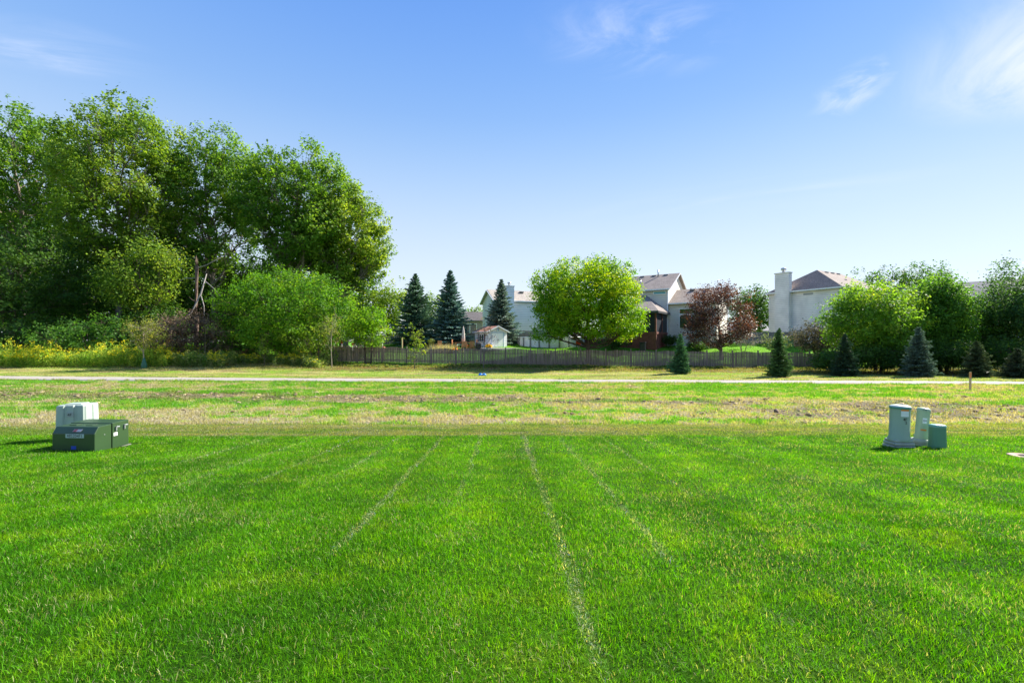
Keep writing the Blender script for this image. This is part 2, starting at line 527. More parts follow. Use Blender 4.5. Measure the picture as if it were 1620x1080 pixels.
def mat_ground():
    m = bpy.data.materials.new('ground'); m.use_nodes = True
    nt = m.node_tree; p = nt.nodes['Principled BSDF']; N = nt.nodes.new; L = nt.links.new
    a = N('ShaderNodeAttribute'); a.attribute_name = 'tint'
    t = N('ShaderNodeTexCoord')
    n = N('ShaderNodeTexNoise'); n.inputs['Scale'].default_value = 14; n.inputs['Detail'].default_value = 8; n.inputs['Roughness'].default_value = .7
    L(t.outputs['Object'], n.inputs[0])
    n2 = N('ShaderNodeTexNoise'); n2.inputs['Scale'].default_value = 1.7; n2.inputs['Detail'].default_value = 8; n2.inputs['Roughness'].default_value = .7
    L(t.outputs['Object'], n2.inputs[0])
    mr = N('ShaderNodeMapRange'); mr.inputs[1].default_value = .32; mr.inputs[2].default_value = .68; mr.inputs[3].default_value = .5; mr.inputs[4].default_value = 1.35
    L(n.outputs[0], mr.inputs[0])
    mr2 = N('ShaderNodeMapRange'); mr2.inputs[1].default_value = .32; mr2.inputs[2].default_value = .68; mr2.inputs[3].default_value = .8; mr2.inputs[4].default_value = 1.2
    L(n2.outputs[0], mr2.inputs[0])
    mu = N('ShaderNodeMath'); mu.operation = 'MULTIPLY'; L(mr.outputs[0], mu.inputs[0]); L(mr2.outputs[0], mu.inputs[1])
    h = N('ShaderNodeHueSaturation'); L(a.outputs['Color'], h.inputs['Color']); L(mu.outputs[0], h.inputs['Value'])
    L(h.outputs[0], p.inputs['Base Color'])
    p.inputs['Roughness'].default_value = 1; p.inputs['Specular IOR Level'].default_value = .1
    b = N('ShaderNodeBump'); b.inputs['Strength'].default_value = .8; b.inputs['Distance'].default_value = .05
    L(n.outputs[0], b.inputs['Height']); L(b.outputs[0], p.inputs['Normal'])
    return m


# ------------------------------------------------------------------ ground
def axis(dense0, dense1, step, far, grow=1.25):
    a = list(np.arange(dense0, dense1 + 1e-6, step))
    s = step
    while a[-1] < far:
        s *= grow; a.append(a[-1] + s)
    s = step
    lo = []
    x = dense0
    while x > (-far):
        s *= grow; x -= s; lo.append(x)
    return np.array(lo[::-1] + a)


xs = axis(-48, 48, .3, 4000)
ys = np.concatenate([[-300, -120, -50, -20, -8], np.arange(-4, 47, .25), np.arange(47, 64, .5), np.arange(64, 90, 2.), 90 * 1.18 ** np.arange(0, 26)])
GX, GY = np.meshgrid(xs, ys)
GXf, GYf = GX.ravel(), GY.ravel()
gco = np.stack([GXf, GYf, gz(GXf, GYf)], 1)
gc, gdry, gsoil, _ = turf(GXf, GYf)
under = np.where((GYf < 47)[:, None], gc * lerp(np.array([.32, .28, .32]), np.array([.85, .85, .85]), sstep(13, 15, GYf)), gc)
nx, ny = len(xs), len(ys)
i0 = (np.arange(ny - 1)[:, None] * nx + np.arange(nx - 1)[None, :]).ravel()
gf = np.stack([i0, i0 + 1, i0 + nx + 1, i0 + nx], 1)
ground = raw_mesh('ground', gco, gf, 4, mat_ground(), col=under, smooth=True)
ground['kind'] = 'structure'

# path
m_path = mat('path_concrete', (.33, .30, .265), .9, spec=.2, var=.12, vscale=2.5, bump=.3, bscale=60)
pxs = np.arange(-90, 90.1, .5)
pco = []
for k, off in enumerate((-1.22, -.6, 0, .6, 1.22)):
    yy = path_c(pxs) + off
    zz = gz(pxs, yy, False) + (.03 if abs(off) < 1.1 else .026)
    pco.append(np.stack([pxs, yy, zz], 1))
pco.append(np.stack([pxs, path_c(pxs) + 1.24, gz(pxs, path_c(pxs), False) - .1], 1))
pco.insert(0, np.stack([pxs, path_c(pxs) - 1.24, gz(pxs, path_c(pxs), False) - .1], 1))
pn = len(pxs)
pco = np.concatenate(pco)
i0 = (np.arange(6)[:, None] * pn + np.arange(pn - 1)[None, :]).ravel()
pf = np.stack([i0, i0 + 1, i0 + pn + 1, i0 + pn], 1)
path = raw_mesh('path', pco, pf, 4, m_path)
path['kind'] = 'structure'


# ------------------------------------------------------------------ grass blades
def fan_points(n, d0, d1, half=1.28, pad=3.6, power=1.0):
    """random ground points between two distances, inside a fan somewhat wider than the view"""
    u = rng.random(n)
    d = np.sqrt(d0 ** 2 + u * (d1 ** 2 - d0 ** 2))
    x = (rng.random(n) * 2 - 1) * (half * d + pad)
    return x, d


def blades(name, groups, label, cat='grass'):
    cos = []; cols = []; fcs = []; base = 0
    for (x, y, h, wd, lean, col, two) in groups:
        n = len(x)
        z = gz(x, y) - .004
        a = rng.random(n) * 2 * math.pi
        la = rng.random(n) * 2 * math.pi
        l = lean * (0.3 + rng.random(n))
        ux, uy = np.cos(a) * wd / 2, np.sin(a) * wd / 2
        lx, ly = np.cos(la) * l * h, np.sin(la) * l * h
        hz = h * np.sqrt(np.clip(1 - (np.clip(l, 0, .97)) ** 2, .06, 1))
        B0 = np.stack([x - ux, y - uy, z], 1); B1 = np.stack([x + ux, y + uy, z], 1)
        T = np.stack([x + lx, y + ly, z + hz], 1)
        if two:
            m = .55
            mx, my, mz = lx * .38, ly * .38, hz * .62
            M0 = np.stack([x - ux * .8 + mx, y - uy * .8 + my, z + mz], 1)
            M1 = np.stack([x + ux * .8 + mx, y + uy * .8 + my, z + mz], 1)
            co = np.stack([B0, B1, M1, M0, T], 1).reshape(-1, 3)
            i = base + np.arange(n) * 5
            fc = np.concatenate([np.stack([i, i + 1, i + 2], 1), np.stack([i, i + 2, i + 3], 1), np.stack([i + 3, i + 2, i + 4], 1)])
            c = np.repeat(col, 5, 0); base += n * 5
        else:
            co = np.stack([B0, B1, T], 1).reshape(-1, 3)
            i = base + np.arange(n) * 3
            fc = np.stack([i, i + 1, i + 2], 1)
            c = np.repeat(col, 3, 0); base += n * 3
        cos.append(co); cols.append(c); fcs.append(fc)
    o = raw_mesh(name, np.concatenate(cos), np.concatenate(fcs), 3, M_BLADE, col=np.concatenate(cols))
    tag(o, label, cat, kind='stuff')
    return o


def keep_off(x, y):
    """grass does not grow through the boxes"""
    k = ~((x > -9.75) & (x < -8.4) & (y > 9.45) & (y < 10.5))
    k &= ~((x - 9.86) ** 2 + (y - 8.75) ** 2 < .2 ** 2)
    return k


def lawn_group(n, d0, d1, h, wd, lean, two):
    x, y = fan_points(n, d0, d1)
    k = keep_off(x, y); x = x[k]; y = y[k]; n = len(x)
    c, dry, soil, mown = turf(x, y)
    r = rng.random((n, 1)); r2 = rng.random(n)
    c = np.where((rng.random(n) < mown * .42)[:, None], PALE[None] * 1.1, c)
    c = c * (.38 + 1.12 * r)
    dead = r2 < .035 + .13 * sstep(.5, .72, fbm(x * 1.6, y * 1.6, 73, 3))
    c = np.where(dead[:, None], C(.42, .42, .20) * (.55 + .9 * r), c)       # dead blades
    c = np.where(((~dead) & (r2 < .32))[:, None], c * C(1.9, 1.32, 1.2), c)    # yellower
    c = np.where((r2 > .90)[:, None] & (mown < .3)[:, None], c * C(1.6, 1.3, 5), c)                    # pale backs
    hh = h * (.55 + .8 * rng.random(n)) * (.8 + .5 * fbm(x * 2.2, y * 2.2, 71, 3)) * (1 - .35 * mown)
    ll = lean * (.75 + .5 * vnoise(x * 4, y * 4, 77)) + .45 * mown
    hh = hh * np.where(y > 11.55, .8, 1)
    return (x, y, hh, wd * (.7 + .6 * rng.random(n)), ll, c, two)


g = [lawn_group(250000, 1.9, 3.6, .042, .0034, .85, True),
     lawn_group(300000, 3.6, 5.6, .042, .0047, .85, True),
     lawn_group(390000, 5.6, 9.0, .044, .0072, .82, False),
     lawn_group(380000, 9.0, 14.1, .044, .011, .78, False)]
blades('lawn_grass', g, 'short bright green mown lawn grass with pale mower lines filling the foreground')

# rough strip
x, y = fan_points(400000, 13.9, 29.2, 1.22, 1)
pcx = path_c(x)
k = (np.abs(y - pcx) > 1.2 - .10 * rng.random(len(x))) & (y < pcx)
x = x[k]; y = y[k]; n = len(x)
c, dry, soil, _ = turf(x, y)
keep = rng.random(n) > soil * .75
x, y, c, dry, soil = x[keep], y[keep], c[keep], dry[keep], soil[keep]; n = len(x)
r = rng.random((n, 1)); r2 = rng.random(n)
straw = r2 < .08 + .62 * dry ** 1.3
c = np.where(straw[:, None], C(.45, .40, .28) * (.45 + .9 * r), c * (.6 + .85 * r))
hh = np.where(straw, .05, .075 + .07 * sstep(.5, .75, fbm(x * 1.2, y * 1.2, 81, 3))) * (.5 + rng.random(n))
ll = np.where(straw, .97, .6)
hh = np.where(straw, hh * 2.0, hh)
blades('rough_grass', [(x, y, hh, .014 + .012 * (y / 20), ll, c, False)],
       'patchy rough grass with dry cut hay and bare brown soil before the path', 'rough grass')

# clods of bare soil and thatch
n = 5200
x, y = fan_points(n, 14.3, 27.5, 1.2, 1)
_, dry_, soil_, _ = turf(x, y)
k = rng.random(n) < .06 + .9 * soil_ + .10 * dry_
x, y = x[k], y[k]; n = len(x)
sz_ = (.02 + .075 * rng.random(n) ** 2.2)
base = np.array([(1, 0, 0), (0, 1, 0), (-1, 0, 0), (0, -1, 0), (0, 0, 1), (.7, .7, .5), (-.7, .7, .5), (-.7, -.7, .5), (.7, -.7, .5)], float)
fcs = np.array([(0, 1, 5), (1, 2, 6), (2, 3, 7), (3, 0, 8), (0, 5, 4), (5, 1, 4), (1, 6, 4), (6, 2, 4), (2, 7, 4), (7, 3, 4), (3, 8, 4), (8, 0, 4)])
v = base[None] * (1 + .45 * rng.normal(size=(n, 9, 3))) * sz_[:, None, None] * np.array([1.3, 1.3, .62])
v[:, :, 0] += x[:, None]; v[:, :, 1] += y[:, None]; v[:, :, 2] += (gz(x, y) + .01)[:, None]
cc = np.where(rng.random((n, 1)) < .6, C(.17, .115, .075), C(.34, .27, .15)) * (.6 + .8 * rng.random((n, 1)))
m_clod = bpy.data.materials.new('clod'); m_clod.use_nodes = True
_a = m_clod.node_tree.nodes.new('ShaderNodeAttribute'); _a.attribute_name = 'tint'
m_clod.node_tree.links.new(_a.outputs['Color'], m_clod.node_tree.nodes['Principled BSDF'].inputs['Base Color'])
m_clod.node_tree.nodes['Principled BSDF'].inputs['Roughness'].default_value = 1
o = raw_mesh('soil_clods', v.reshape(-1, 3), (fcs[None] + 9 * np.arange(n)[:, None, None]).reshape(-1, 3), 3, m_clod, col=np.repeat(cc, 9, 0))
tag(o, 'brown clods of soil and thatch scattered over the rough strip', 'soil', kind='stuff')

# grass tufts leaning over the path edges
n = 26000
x = rng.random(n) * 78 - 39
sd_ = np.where(rng.random(n) < .5, -1, 1)
y = path_c(x) + sd_ * (1.18 + .14 * rng.random(n) - .22 * fbm(x * .8, sd_ * 3.0, 83, 3) * (x > -5))
k = fbm(x * .9, sd_ * 5.0, 84, 3) > .42
x, y = x[k], y[k]; n = len(x)
c = lerp(C(.14, .30, .03), C(.42, .40, .16), rng.random(n)) * (.7 + .6 * rng.random((n, 1)))
blades('edge_grass', [(x, y, .07 + .11 * rng.random(n) * fbm(x * .6, y * 0, 85, 2) * 2, .035 + 0 * x, .7 + 0 * x, c, False)],
       'ragged grass tufts leaning over both edges of the pale path', 'edge grass')

# verge beyond the path and the bank up to the fence
x, y = fan_points(190000, 26, 47, 1.2, 2)
pcx = path_c(x)
k = (y > pcx + 1.14 + .12 * rng.random(len(x)))
x = x[k]; y = y[k]; n = len(x)
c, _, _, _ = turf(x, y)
r = rng.random((n, 1)); r2 = rng.random(n)
c = np.where((r2 < .25)[:, None], C(.40, .35, .16) * (.5 + .7 * r), c * (.6 + .8 * r))
far = sstep(37, 41, y)
hh = (.05 + .10 * far * fbm(x, y, 82, 3) * 2) * (.6 + .8 * rng.random(n))
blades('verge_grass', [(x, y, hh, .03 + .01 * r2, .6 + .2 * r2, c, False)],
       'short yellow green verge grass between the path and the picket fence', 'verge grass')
# behind the fence: yards
n = 130000
x = rng.random(n) * 100 - 45; y = 46 + rng.random(n) ** 1.2 * 18
c, _, _, _ = turf(x, y)
c = c * (.7 + .6 * rng.random((n, 1)))
blades('yard_grass', [(x, y, .05 + .05 * rng.random(n), .045 + 0 * x, .55 + 0 * x, c, False)],
       'sunlit green back yard grass on the bank behind the picket fence', 'yard grass')


# ------------------------------------------------------------------ foliage builders
def leaf_quads(cen, nrm, size, aspect=.62, fold=.0):
    """rhombic leaves at centres cen with normals nrm"""
    n = len(cen)
    t = rng.normal(size=(n, 3))
    t -= (t * nrm).sum(1, keepdims=True) * nrm
    t /= np.linalg.norm(t, axis=1, keepdims=True) + 1e-9
    b = np.cross(nrm, t)
    s = size[:, None]
    v = np.stack([cen - t * s * .5, cen + b * s * aspect * .5 + t * s * .05, cen + t * s * .5, cen - b * s * aspect * .5 + t * s * .05], 1)
    return v.reshape(-1, 3)


def unit(n):
    v = rng.normal(size=(n, 3))
    return v / (np.linalg.norm(v, axis=1, keepdims=True) + 1e-9)


def limb(mb, p0, p1, r0, r1, sag=.12, seg=4, n=5):
    p0 = Vector(p0); p1 = Vector(p1); d = p1 - p0
    pts = []; rs = []
    off = Vector(rng.normal(size=3)) * d.length * .07
    for i in range(seg + 1):
        t = i / seg
        p = p0 + d * t + off * math.sin(t * math.pi) + Vector((0, 0, -1)) * (math.sin(t * math.pi) * d.length * -sag)
        pts.append(p); rs.append(r0 * (1 - t) + r1 * t)
    mb.tube(pts, rs, n, cap=False)
    return pts


def tree(name, label, cat, px, d, L_, R_, top, bot, cols, nleaf=16000, leaf=.22, depth=None, lobes=14, group=None, lobe_r=.42,
         trunk_r=None, spiky=0.0, m_leaf=None, m_bark=None, seed=1, twig=.55, base_px=None, openness=.0, lean=0, stems=1, sun_tint=None,
         shape='ellipse'):
    """a broadleaf tree: crown between photo columns L_..R_ and rows top..bot as seen from distance d"""
    global rng
    keep_rng = rng
    rng = np.random.default_rng(seed * 101 + 13)
    bx, by, bz = at(px, d)
    s = d / F
    cx = ((L_ + R_) / 2 - 810) * s - bx
    rx = (R_ - L_) / 2 * s
    zt = zat(top, d) - bz; zb = max(zat(bot, d) - bz, .15)
    cz = (zt + zb) / 2; rz = (zt - zb) / 2
    ry = depth if depth else rx * .9
    # lobes
    lob = []
    G = 2.399963
    for k in range(lobes):
        t = (k + .5) / lobes
        zz = 1 - 2 * t
        rr = math.sqrt(max(0, 1 - zz * zz))
        a = k * G + rng.random() * .7
        q = .60 + .22 * rng.random()
        if shape == 'dome':
            zz = 1 - 1.86 * t ** .85
            rr = (1 - max(0, (zz + .35) / 1.35) ** 2) ** .5 * (.93 if zz < -.6 else 1)
        rr = min(1, rr * 1.15)
        lr = lobe_r * (.75 + .5 * rng.random())
        vx, vy, vz = rr * math.cos(a) * q, rr * math.sin(a) * q, zz * (1 - lr * .95)
        lob.append((cx + vx * rx, vy * ry, cz + vz * rz, lr * rx, lr * ry, lr * rz * (1 + spiky * (rng.random() - .2))))
    lob.append((cx, 0, cz, .55 * rx, .55 * ry, .6 * rz))
    lob = np.array(lob)
    vol = lob[:, 3] * lob[:, 4] * lob[:, 5]; vol = vol ** .67; vol /= vol.sum()
    ntw = max(30, int(nleaf / 16))
    li = rng.choice(len(lob), ntw, p=vol)
    u = unit(ntw)
    u[:, 2] = np.where(u[:, 2] < -.3, u[:, 2] * .6, u[:, 2])
    rad = .5 + .5 * rng.random(ntw) ** .33
    tw = lob[li, :3] + u * lob[li, 3:6] * rad[:, None]
    # thin out at random spots: gaps
    if openness:
        gsel = fbm(tw[:, 0] * .55 + 31 * seed, tw[:, 2] * .55 + tw[:, 1] * .3, 91 + seed, 3)
        tw_keep = gsel > openness
        tw = tw[tw_keep]; u = u[tw_keep]; li = li[tw_keep]
    ntw = len(tw)
    # leaves
    per = 16
    spread = twig * (.5 + rng.random((ntw, 1, 1)))
    off = rng.normal(size=(ntw, per, 3)) * spread * np.array([.55, .55, .42])
    # twigs point outward and up
    outd = u * .7 + np.array([0, 0, .35])
    along = (rng.random((ntw, per, 1)) - .3) * twig * 1.8
    cen = (tw[:, None, :] + off + outd[:, None, :] * along).reshape(-1, 3)
    nr = unit(ntw * per) * .62 + np.repeat(u * .55 + unit(ntw) * .45, per, 0) + np.array([0, 0, .35])
    nr /= np.linalg.norm(nr, axis=1, keepdims=True) + 1e-9
    cen[:, 2] = np.maximum(cen[:, 2], .05)
    size = leaf * (.6 + .8 * rng.random(len(cen)))
    co = leaf_quads(cen, nr, size)
    cols = np.array(cols, float)
    tone = np.repeat(rng.random(ntw), per)
    lobtone = np.repeat(np.random.default_rng(seed).random(len(lob))[li], per)
    tt = np.clip(tone * .45 + lobtone * .35 + rng.random(len(cen)) * .25, 0, .999)
    ci = tt * (len(cols) - 1)
    c0 = np.floor(ci).astype(int); c1 = np.minimum(c0 + 1, len(cols) - 1)
    cc = cols[c0] * (1 - (ci - c0))[:, None] + cols[c1] * (ci - c0)[:, None]
    cc = cc * (.75 + .5 * rng.random((len(cen), 1)))
    cc = np.repeat(cc, 4, 0)
    n = len(cen)
    fc = np.arange(n * 4).reshape(n, 4)
    root = empty(name, (bx, by, bz))
    tag(root, label, cat, group)
    # trunk and limbs
    mb = MB()
    tr = trunk_r or max(.05, rz * .035)
    for sidx in range(stems):
        a = sidx * 2.1 + seed
        sx, sy = (math.cos(a) * .25 * (stems > 1), math.sin(a) * .25 * (stems > 1))
        topc = Vector((cx * .7 + lean + sx * 6 * rx / 5, sy * 4, zb + (zt - zb) * (.72 + .1 * rng.random())))
        npt = 7
        pts = []; rs = []
        for i in range(npt + 1):
            t = i / npt
            wob = Vector((math.sin(t * 5 + seed) * .05, math.cos(t * 4 + seed) * .05, 0)) * rz
            p = Vector((sx, sy, -.25)).lerp(topc, t) + wob * t
            pts.append(p); rs.append(tr * (1 - .75 * t) * (1.35 if i == 0 else 1))
        mb.tube(pts, rs, 8, cap=False)
        for k in range(len(lob) - 1):
            if stems > 1 and k % stems != sidx:
                continue
            c_ = lob[k]
            hfrac = np.clip((c_[2] - .55 * abs(c_[0]) - zb * .3) / (topc.z), .18, .92)
            t = hfrac * npt; i = int(t); i = min(i, npt - 1)
            st = pts[i].lerp(pts[i + 1], t - i)
            r0 = rs[i] * .5
            lp = limb(mb, st, c_[:3], r0, r0 * .3, sag=-.06)
            # twigs of this lobe
            idx = np.where(li == k)[0][:14]
            for j in idx:
                q = lp[2 + int(rng.random() * 2.9) if len(lp) > 4 else -1]
                limb(mb, q, tw[j], max(r0 * .3, .012), .008, seg=3, n=3)
    mb.build('trunk', m_bark or M_BARK, root)
    raw_mesh('crown', co, fc, 4, m_leaf or M_LEAF, root, col=cc)
    rng = keep_rng
    return root


def conifer(name, label, px, d, top, base, width_px, cols, seed=1, group=None, dens=1.0, droop=.25, card=.26, z_low=.15):
    """a spruce: trunk and whorls of drooping boughs set with needle sprays"""
    global rng
    keep_rng = rng
    rng = np.random.default_rng(seed * 77 + 5)
    bx, by, bz = at(px, d)
    s = d / F
    H = zat(top, d) - bz
    Rm = width_px / 2 * s * (.86 if H < 5 else 1)
    sector = .74 + .46 * rng.random(9)
    root = empty(name, (bx, by, bz))
    tag(root, label, 'conifer', group)
    mb = MB()
    mb.tube([(0, 0, -.15), (0, 0, H * .5), (0, 0, H * .97)], [H * .022, H * .013, .012], 7, cap=False)
    cen = []; axs = []; tint = []
    levels = int(H / (.27 if H > 4.5 else .17))
    for i in range(levels):
        t = (i + .5) / levels
        z = z_low + (H - z_low) * t
        nb = int((19 - 10 * t) * dens)
        reach = Rm * 1.12 * (1 - t) ** .88 * min(1, .80 + t * 2) + .06
        a0 = rng.random() * 6.28
        for b in range(nb):
            a = a0 + b * 6.283 / nb + rng.normal() * .18
            Lb = reach * (.62 + .50 * rng.random() ** 1.2) * sector[(int(a * 9 / 6.283) + i // 2) % 9]
            dr = droop * (1 - t * 1.5)
            nseg = max(3, int(Lb / (card * .42)))
            dirv = np.array([math.cos(a), math.sin(a), 0])
            zo = rng.normal() * .06
            if b % 2 == 0 and Lb > .3:
                mb.tube([(0, 0, z), (dirv[0] * Lb * .5, dirv[1] * Lb * .5, z - dr * Lb * .45), (dirv[0] * Lb * .9, dirv[1] * Lb * .9, z - dr * Lb * .55)],
                        [.018, .012, .006], 3, cap=False)
            side = np.array([-dirv[1], dirv[0], 0])
            for q in range(nseg):
                f = (q + .6) / nseg
                drop = -dr * Lb * f + .28 * Lb * f * f * (.35 + t)
                p = dirv * Lb * f + np.array([0, 0, z + drop + zo])
                wsp = Lb * .26 * (1 - f * .65)
                for sgn in (-1, 0, 1):
                    pp = p + side * sgn * wsp * (.5 + .6 * rng.random()) + rng.normal(size=3) * .03
                    cen.append(pp)
                    ax = dirv * (.75 if sgn else 1) + side * sgn * .7 + np.array([0, 0, .12 - .25 * (1 - t) + rng.normal() * .18])
                    axs.append(ax); tint.append(.55 + .45 * f + rng.normal() * .12)
    # leader
    for q in range(14):
        cen.append(np.array([rng.normal() * .04, rng.normal() * .04, H * (.93 + .07 * q / 13)])); axs.append(np.array([rng.normal() * .5, rng.normal() * .5, .9])); tint.append(.9)
    cen = np.array(cen); axs = np.array(axs); axs /= np.linalg.norm(axs, axis=1, keepdims=True)
    tint = np.clip(np.array(tint), .2, 1.2)
    # each spray: two crossed slim quads
    cos = []
    n = len(cen)
    sz = card * (.7 + .6 * rng.random(n))[:, None]
    r = unit(n); b1 = np.cross(axs, r); b1 /= np.linalg.norm(b1, axis=1, keepdims=True)
    b2 = np.cross(axs, b1)
    for b_ in (b1, b2):
        v = np.stack([cen - axs * sz * .5, cen + b_ * sz * .21, cen + axs * sz * .55, cen - b_ * sz * .21], 1).reshape(-1, 3)
        cos.append(v)
    co = np.concatenate(cos)
    fc = np.arange(len(co)).reshape(-1, 4)
    cols = np.array(cols, float)
    k = np.clip(tint - .3 + rng.normal(size=n) * .1, 0, 1)[:, None]
    cc = (cols[0] * (1 - k) + cols[1] * k) * 1.5 * (.75 + .5 * rng.random((n, 1)))
    cc = np.repeat(np.concatenate([cc, cc]), 4, 0)
    mb.build('trunk', M_BARK, root)
    raw_mesh('crown', co, fc, 4, M_NEEDLE, root, col=cc)
    rng = keep_rng
    return root


# ------------------------------------------------------------------ the grove at the left
GREEN = [(.035, .10, .012), (.075, .185, .018), (.14, .28, .025), (.27, .40, .06)]
GREEN2 = [(.04, .11, .022), (.065, .16, .028), (.095, .20, .035)]
OLIV = [(.045, .12, .014), (.11, .22, .02), (.21, .33, .03), (.36, .43, .07)]
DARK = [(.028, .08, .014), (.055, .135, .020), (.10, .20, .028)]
BRIGHT = [(.07, .20, .01), (.12, .30, .012), (.20, .37, .015), (.32, .42, .02)]
GG = 'tall cottonwoods of the grove at the left'
grove = [
    ('tall cottonwood at the far left edge of the grove', 40, 53, -85, 135, 168, 440, GREEN, 60000, 11),
    ('tallest cottonwood of the grove with the highest crown', 185, 50, 92, 305, 157, 445, OLIV, 66000, 12),
    ('slimmer cottonwood standing between the tallest tree and the rounded one', 338, 54, 262, 412, 203, 450, GREEN, 42000, 13),
    ('cottonwood with broad rounded crown right of the grove centre', 455, 52, 385, 560, 230, 440, GREEN, 52000, 14),
    ('cottonwood at the right end of the grove with its edge against open sky', 545, 54, 470, 618, 292, 475, OLIV, 44000, 15),
]
for i, (lab, px, d, l, r, t, b, cl, nl, sd) in enumerate(grove):
    nl = int(nl * 1.15)
    d *= 1.2
    tree('cottonwood_tree', lab, 'tree', px, d, l, r, t, b, cl, nl, .33, lobes=44, group=GG, lobe_r=.27, spiky=.25, seed=sd,
         trunk_r=.42, openness=.395, twig=.50, m_bark=M_BARK_MID, lean=(.8 if i > 2 else -.5))
tree('cottonwood_tree', 'cottonwood running out of the left frame edge behind the others', 'tree', -110, 70, -240, 30, 185, 480, GREEN, 30000, .36,
     lobes=16, group=GG, seed=16, trunk_r=.4, openness=.28, spiky=.4)
# lower storey
low = [
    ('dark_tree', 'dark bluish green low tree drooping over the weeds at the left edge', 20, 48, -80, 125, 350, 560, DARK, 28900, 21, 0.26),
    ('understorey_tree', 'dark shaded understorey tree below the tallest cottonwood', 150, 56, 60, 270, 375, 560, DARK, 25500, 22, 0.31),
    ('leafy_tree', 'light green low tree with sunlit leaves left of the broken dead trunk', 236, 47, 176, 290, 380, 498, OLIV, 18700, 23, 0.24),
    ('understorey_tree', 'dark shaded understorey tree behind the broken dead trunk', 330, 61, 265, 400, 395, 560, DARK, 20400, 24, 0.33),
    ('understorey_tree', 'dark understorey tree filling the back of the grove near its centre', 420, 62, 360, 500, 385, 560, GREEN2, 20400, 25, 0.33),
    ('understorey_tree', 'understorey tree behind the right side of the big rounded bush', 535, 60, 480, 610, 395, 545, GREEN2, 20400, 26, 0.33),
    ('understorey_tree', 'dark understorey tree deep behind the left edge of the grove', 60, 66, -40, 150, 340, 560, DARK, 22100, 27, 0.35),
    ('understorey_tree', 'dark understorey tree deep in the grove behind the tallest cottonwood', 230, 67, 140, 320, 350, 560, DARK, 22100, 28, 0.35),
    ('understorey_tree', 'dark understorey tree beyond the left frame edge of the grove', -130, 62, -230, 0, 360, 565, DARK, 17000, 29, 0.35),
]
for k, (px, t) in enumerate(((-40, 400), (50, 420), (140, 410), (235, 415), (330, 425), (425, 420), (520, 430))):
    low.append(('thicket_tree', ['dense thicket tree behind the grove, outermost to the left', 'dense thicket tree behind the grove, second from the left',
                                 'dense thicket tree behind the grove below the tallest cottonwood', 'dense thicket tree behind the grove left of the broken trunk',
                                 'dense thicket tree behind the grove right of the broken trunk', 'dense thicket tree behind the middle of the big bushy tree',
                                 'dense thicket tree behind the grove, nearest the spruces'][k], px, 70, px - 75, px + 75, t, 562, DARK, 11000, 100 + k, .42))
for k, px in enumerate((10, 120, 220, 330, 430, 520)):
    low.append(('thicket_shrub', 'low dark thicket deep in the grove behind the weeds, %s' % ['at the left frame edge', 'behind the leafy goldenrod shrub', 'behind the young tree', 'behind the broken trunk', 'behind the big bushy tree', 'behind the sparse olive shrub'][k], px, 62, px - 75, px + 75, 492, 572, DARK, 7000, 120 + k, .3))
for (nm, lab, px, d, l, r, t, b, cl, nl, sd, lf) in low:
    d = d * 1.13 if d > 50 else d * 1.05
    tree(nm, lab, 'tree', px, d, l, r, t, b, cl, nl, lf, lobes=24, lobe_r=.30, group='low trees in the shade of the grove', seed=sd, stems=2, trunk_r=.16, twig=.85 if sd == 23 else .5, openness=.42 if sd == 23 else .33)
tree('bushy_tree', 'big rounded deep green bushy tree at the front of the grove', 'tree', 452, 47, 356, 560, 424, 566,
     [(.035, .12, .010), (.07, .20, .012), (.13, .30, .015), (.26, .38, .03)], 44000, .20, lobes=32, lobe_r=.29, seed=31, stems=3, trunk_r=.16, twig=.42)
tree('small_tree', 'small yellow green tree between the big bushy tree and the garden', 'tree', 582, 46, 545, 614, 484, 556,
     BRIGHT, 9000, .17, lobes=12, seed=32, stems=2, trunk_r=.08, twig=.32)
tree('shrub', 'sparse olive shrub in front of the big bushy tree', 'shrub', 500, 44, 455, 545, 492, 575,
     OLIV, 5000, .15, lobes=10, seed=33, stems=3, trunk_r=.05, twig=.35, openness=.35)
tree('shrub', 'green leafy shrub behind the goldenrod below the tallest cottonwood', 'shrub', 150, 44, 75, 200, 498, 575,
     [(.04, .12, .02), (.07, .19, .025), (.1, .22, .03)], 8000, .19, lobes=12, seed=34, stems=3, trunk_r=.05, twig=.35)
tree('shrub', 'dark green shrub at the left edge of the weeds', 'shrub', 20, 45, -40, 90, 505, 575,
     DARK, 6000, .18, lobes=10, seed=35, stems=3, trunk_r=.05, twig=.35)
tree('shrub', 'dark shrub thicket under the grove beside the broken dead trunk', 'shrub', 385, 50, 330, 440, 500, 568,
     DARK, 7000, .2, lobes=10, seed=36, stems=3, trunk_r=.05, twig=.35)
tree('shrub', 'dark shrub thicket in the shade behind the young staked tree', 'shrub', 235, 48, 180, 300, 480, 572,
     DARK, 8000, .2, lobes=10, seed=37, stems=3, trunk_r=.05, twig=.35)
BROWN = [(.12, .075, .05), (.20, .135, .095), (.28, .20, .14)]
tree('dead_shrub', 'withered brown leafed brush right of the young staked tree', 'dead shrub', 262, 43, 235, 300, 492, 572,
     BROWN, 5200, .15, lobes=10, seed=38, stems=3, trunk_r=.05, twig=.3, m_leaf=M_DRY, m_bark=M_BARK_PALE, openness=.2)
tree('dead_shrub', 'fallen limbs with dark brown withered leaves below the broken trunk', 'dead shrub', 322, 45, 288, 372, 480, 566,
     [(.07, .045, .035), (.12, .085, .06), (.17, .12, .09)], 5200, .15, lobes=10, seed=39, stems=3, trunk_r=.05, twig=.32, m_leaf=M_DRY, m_bark=M_BARK_PALE, openness=.25)

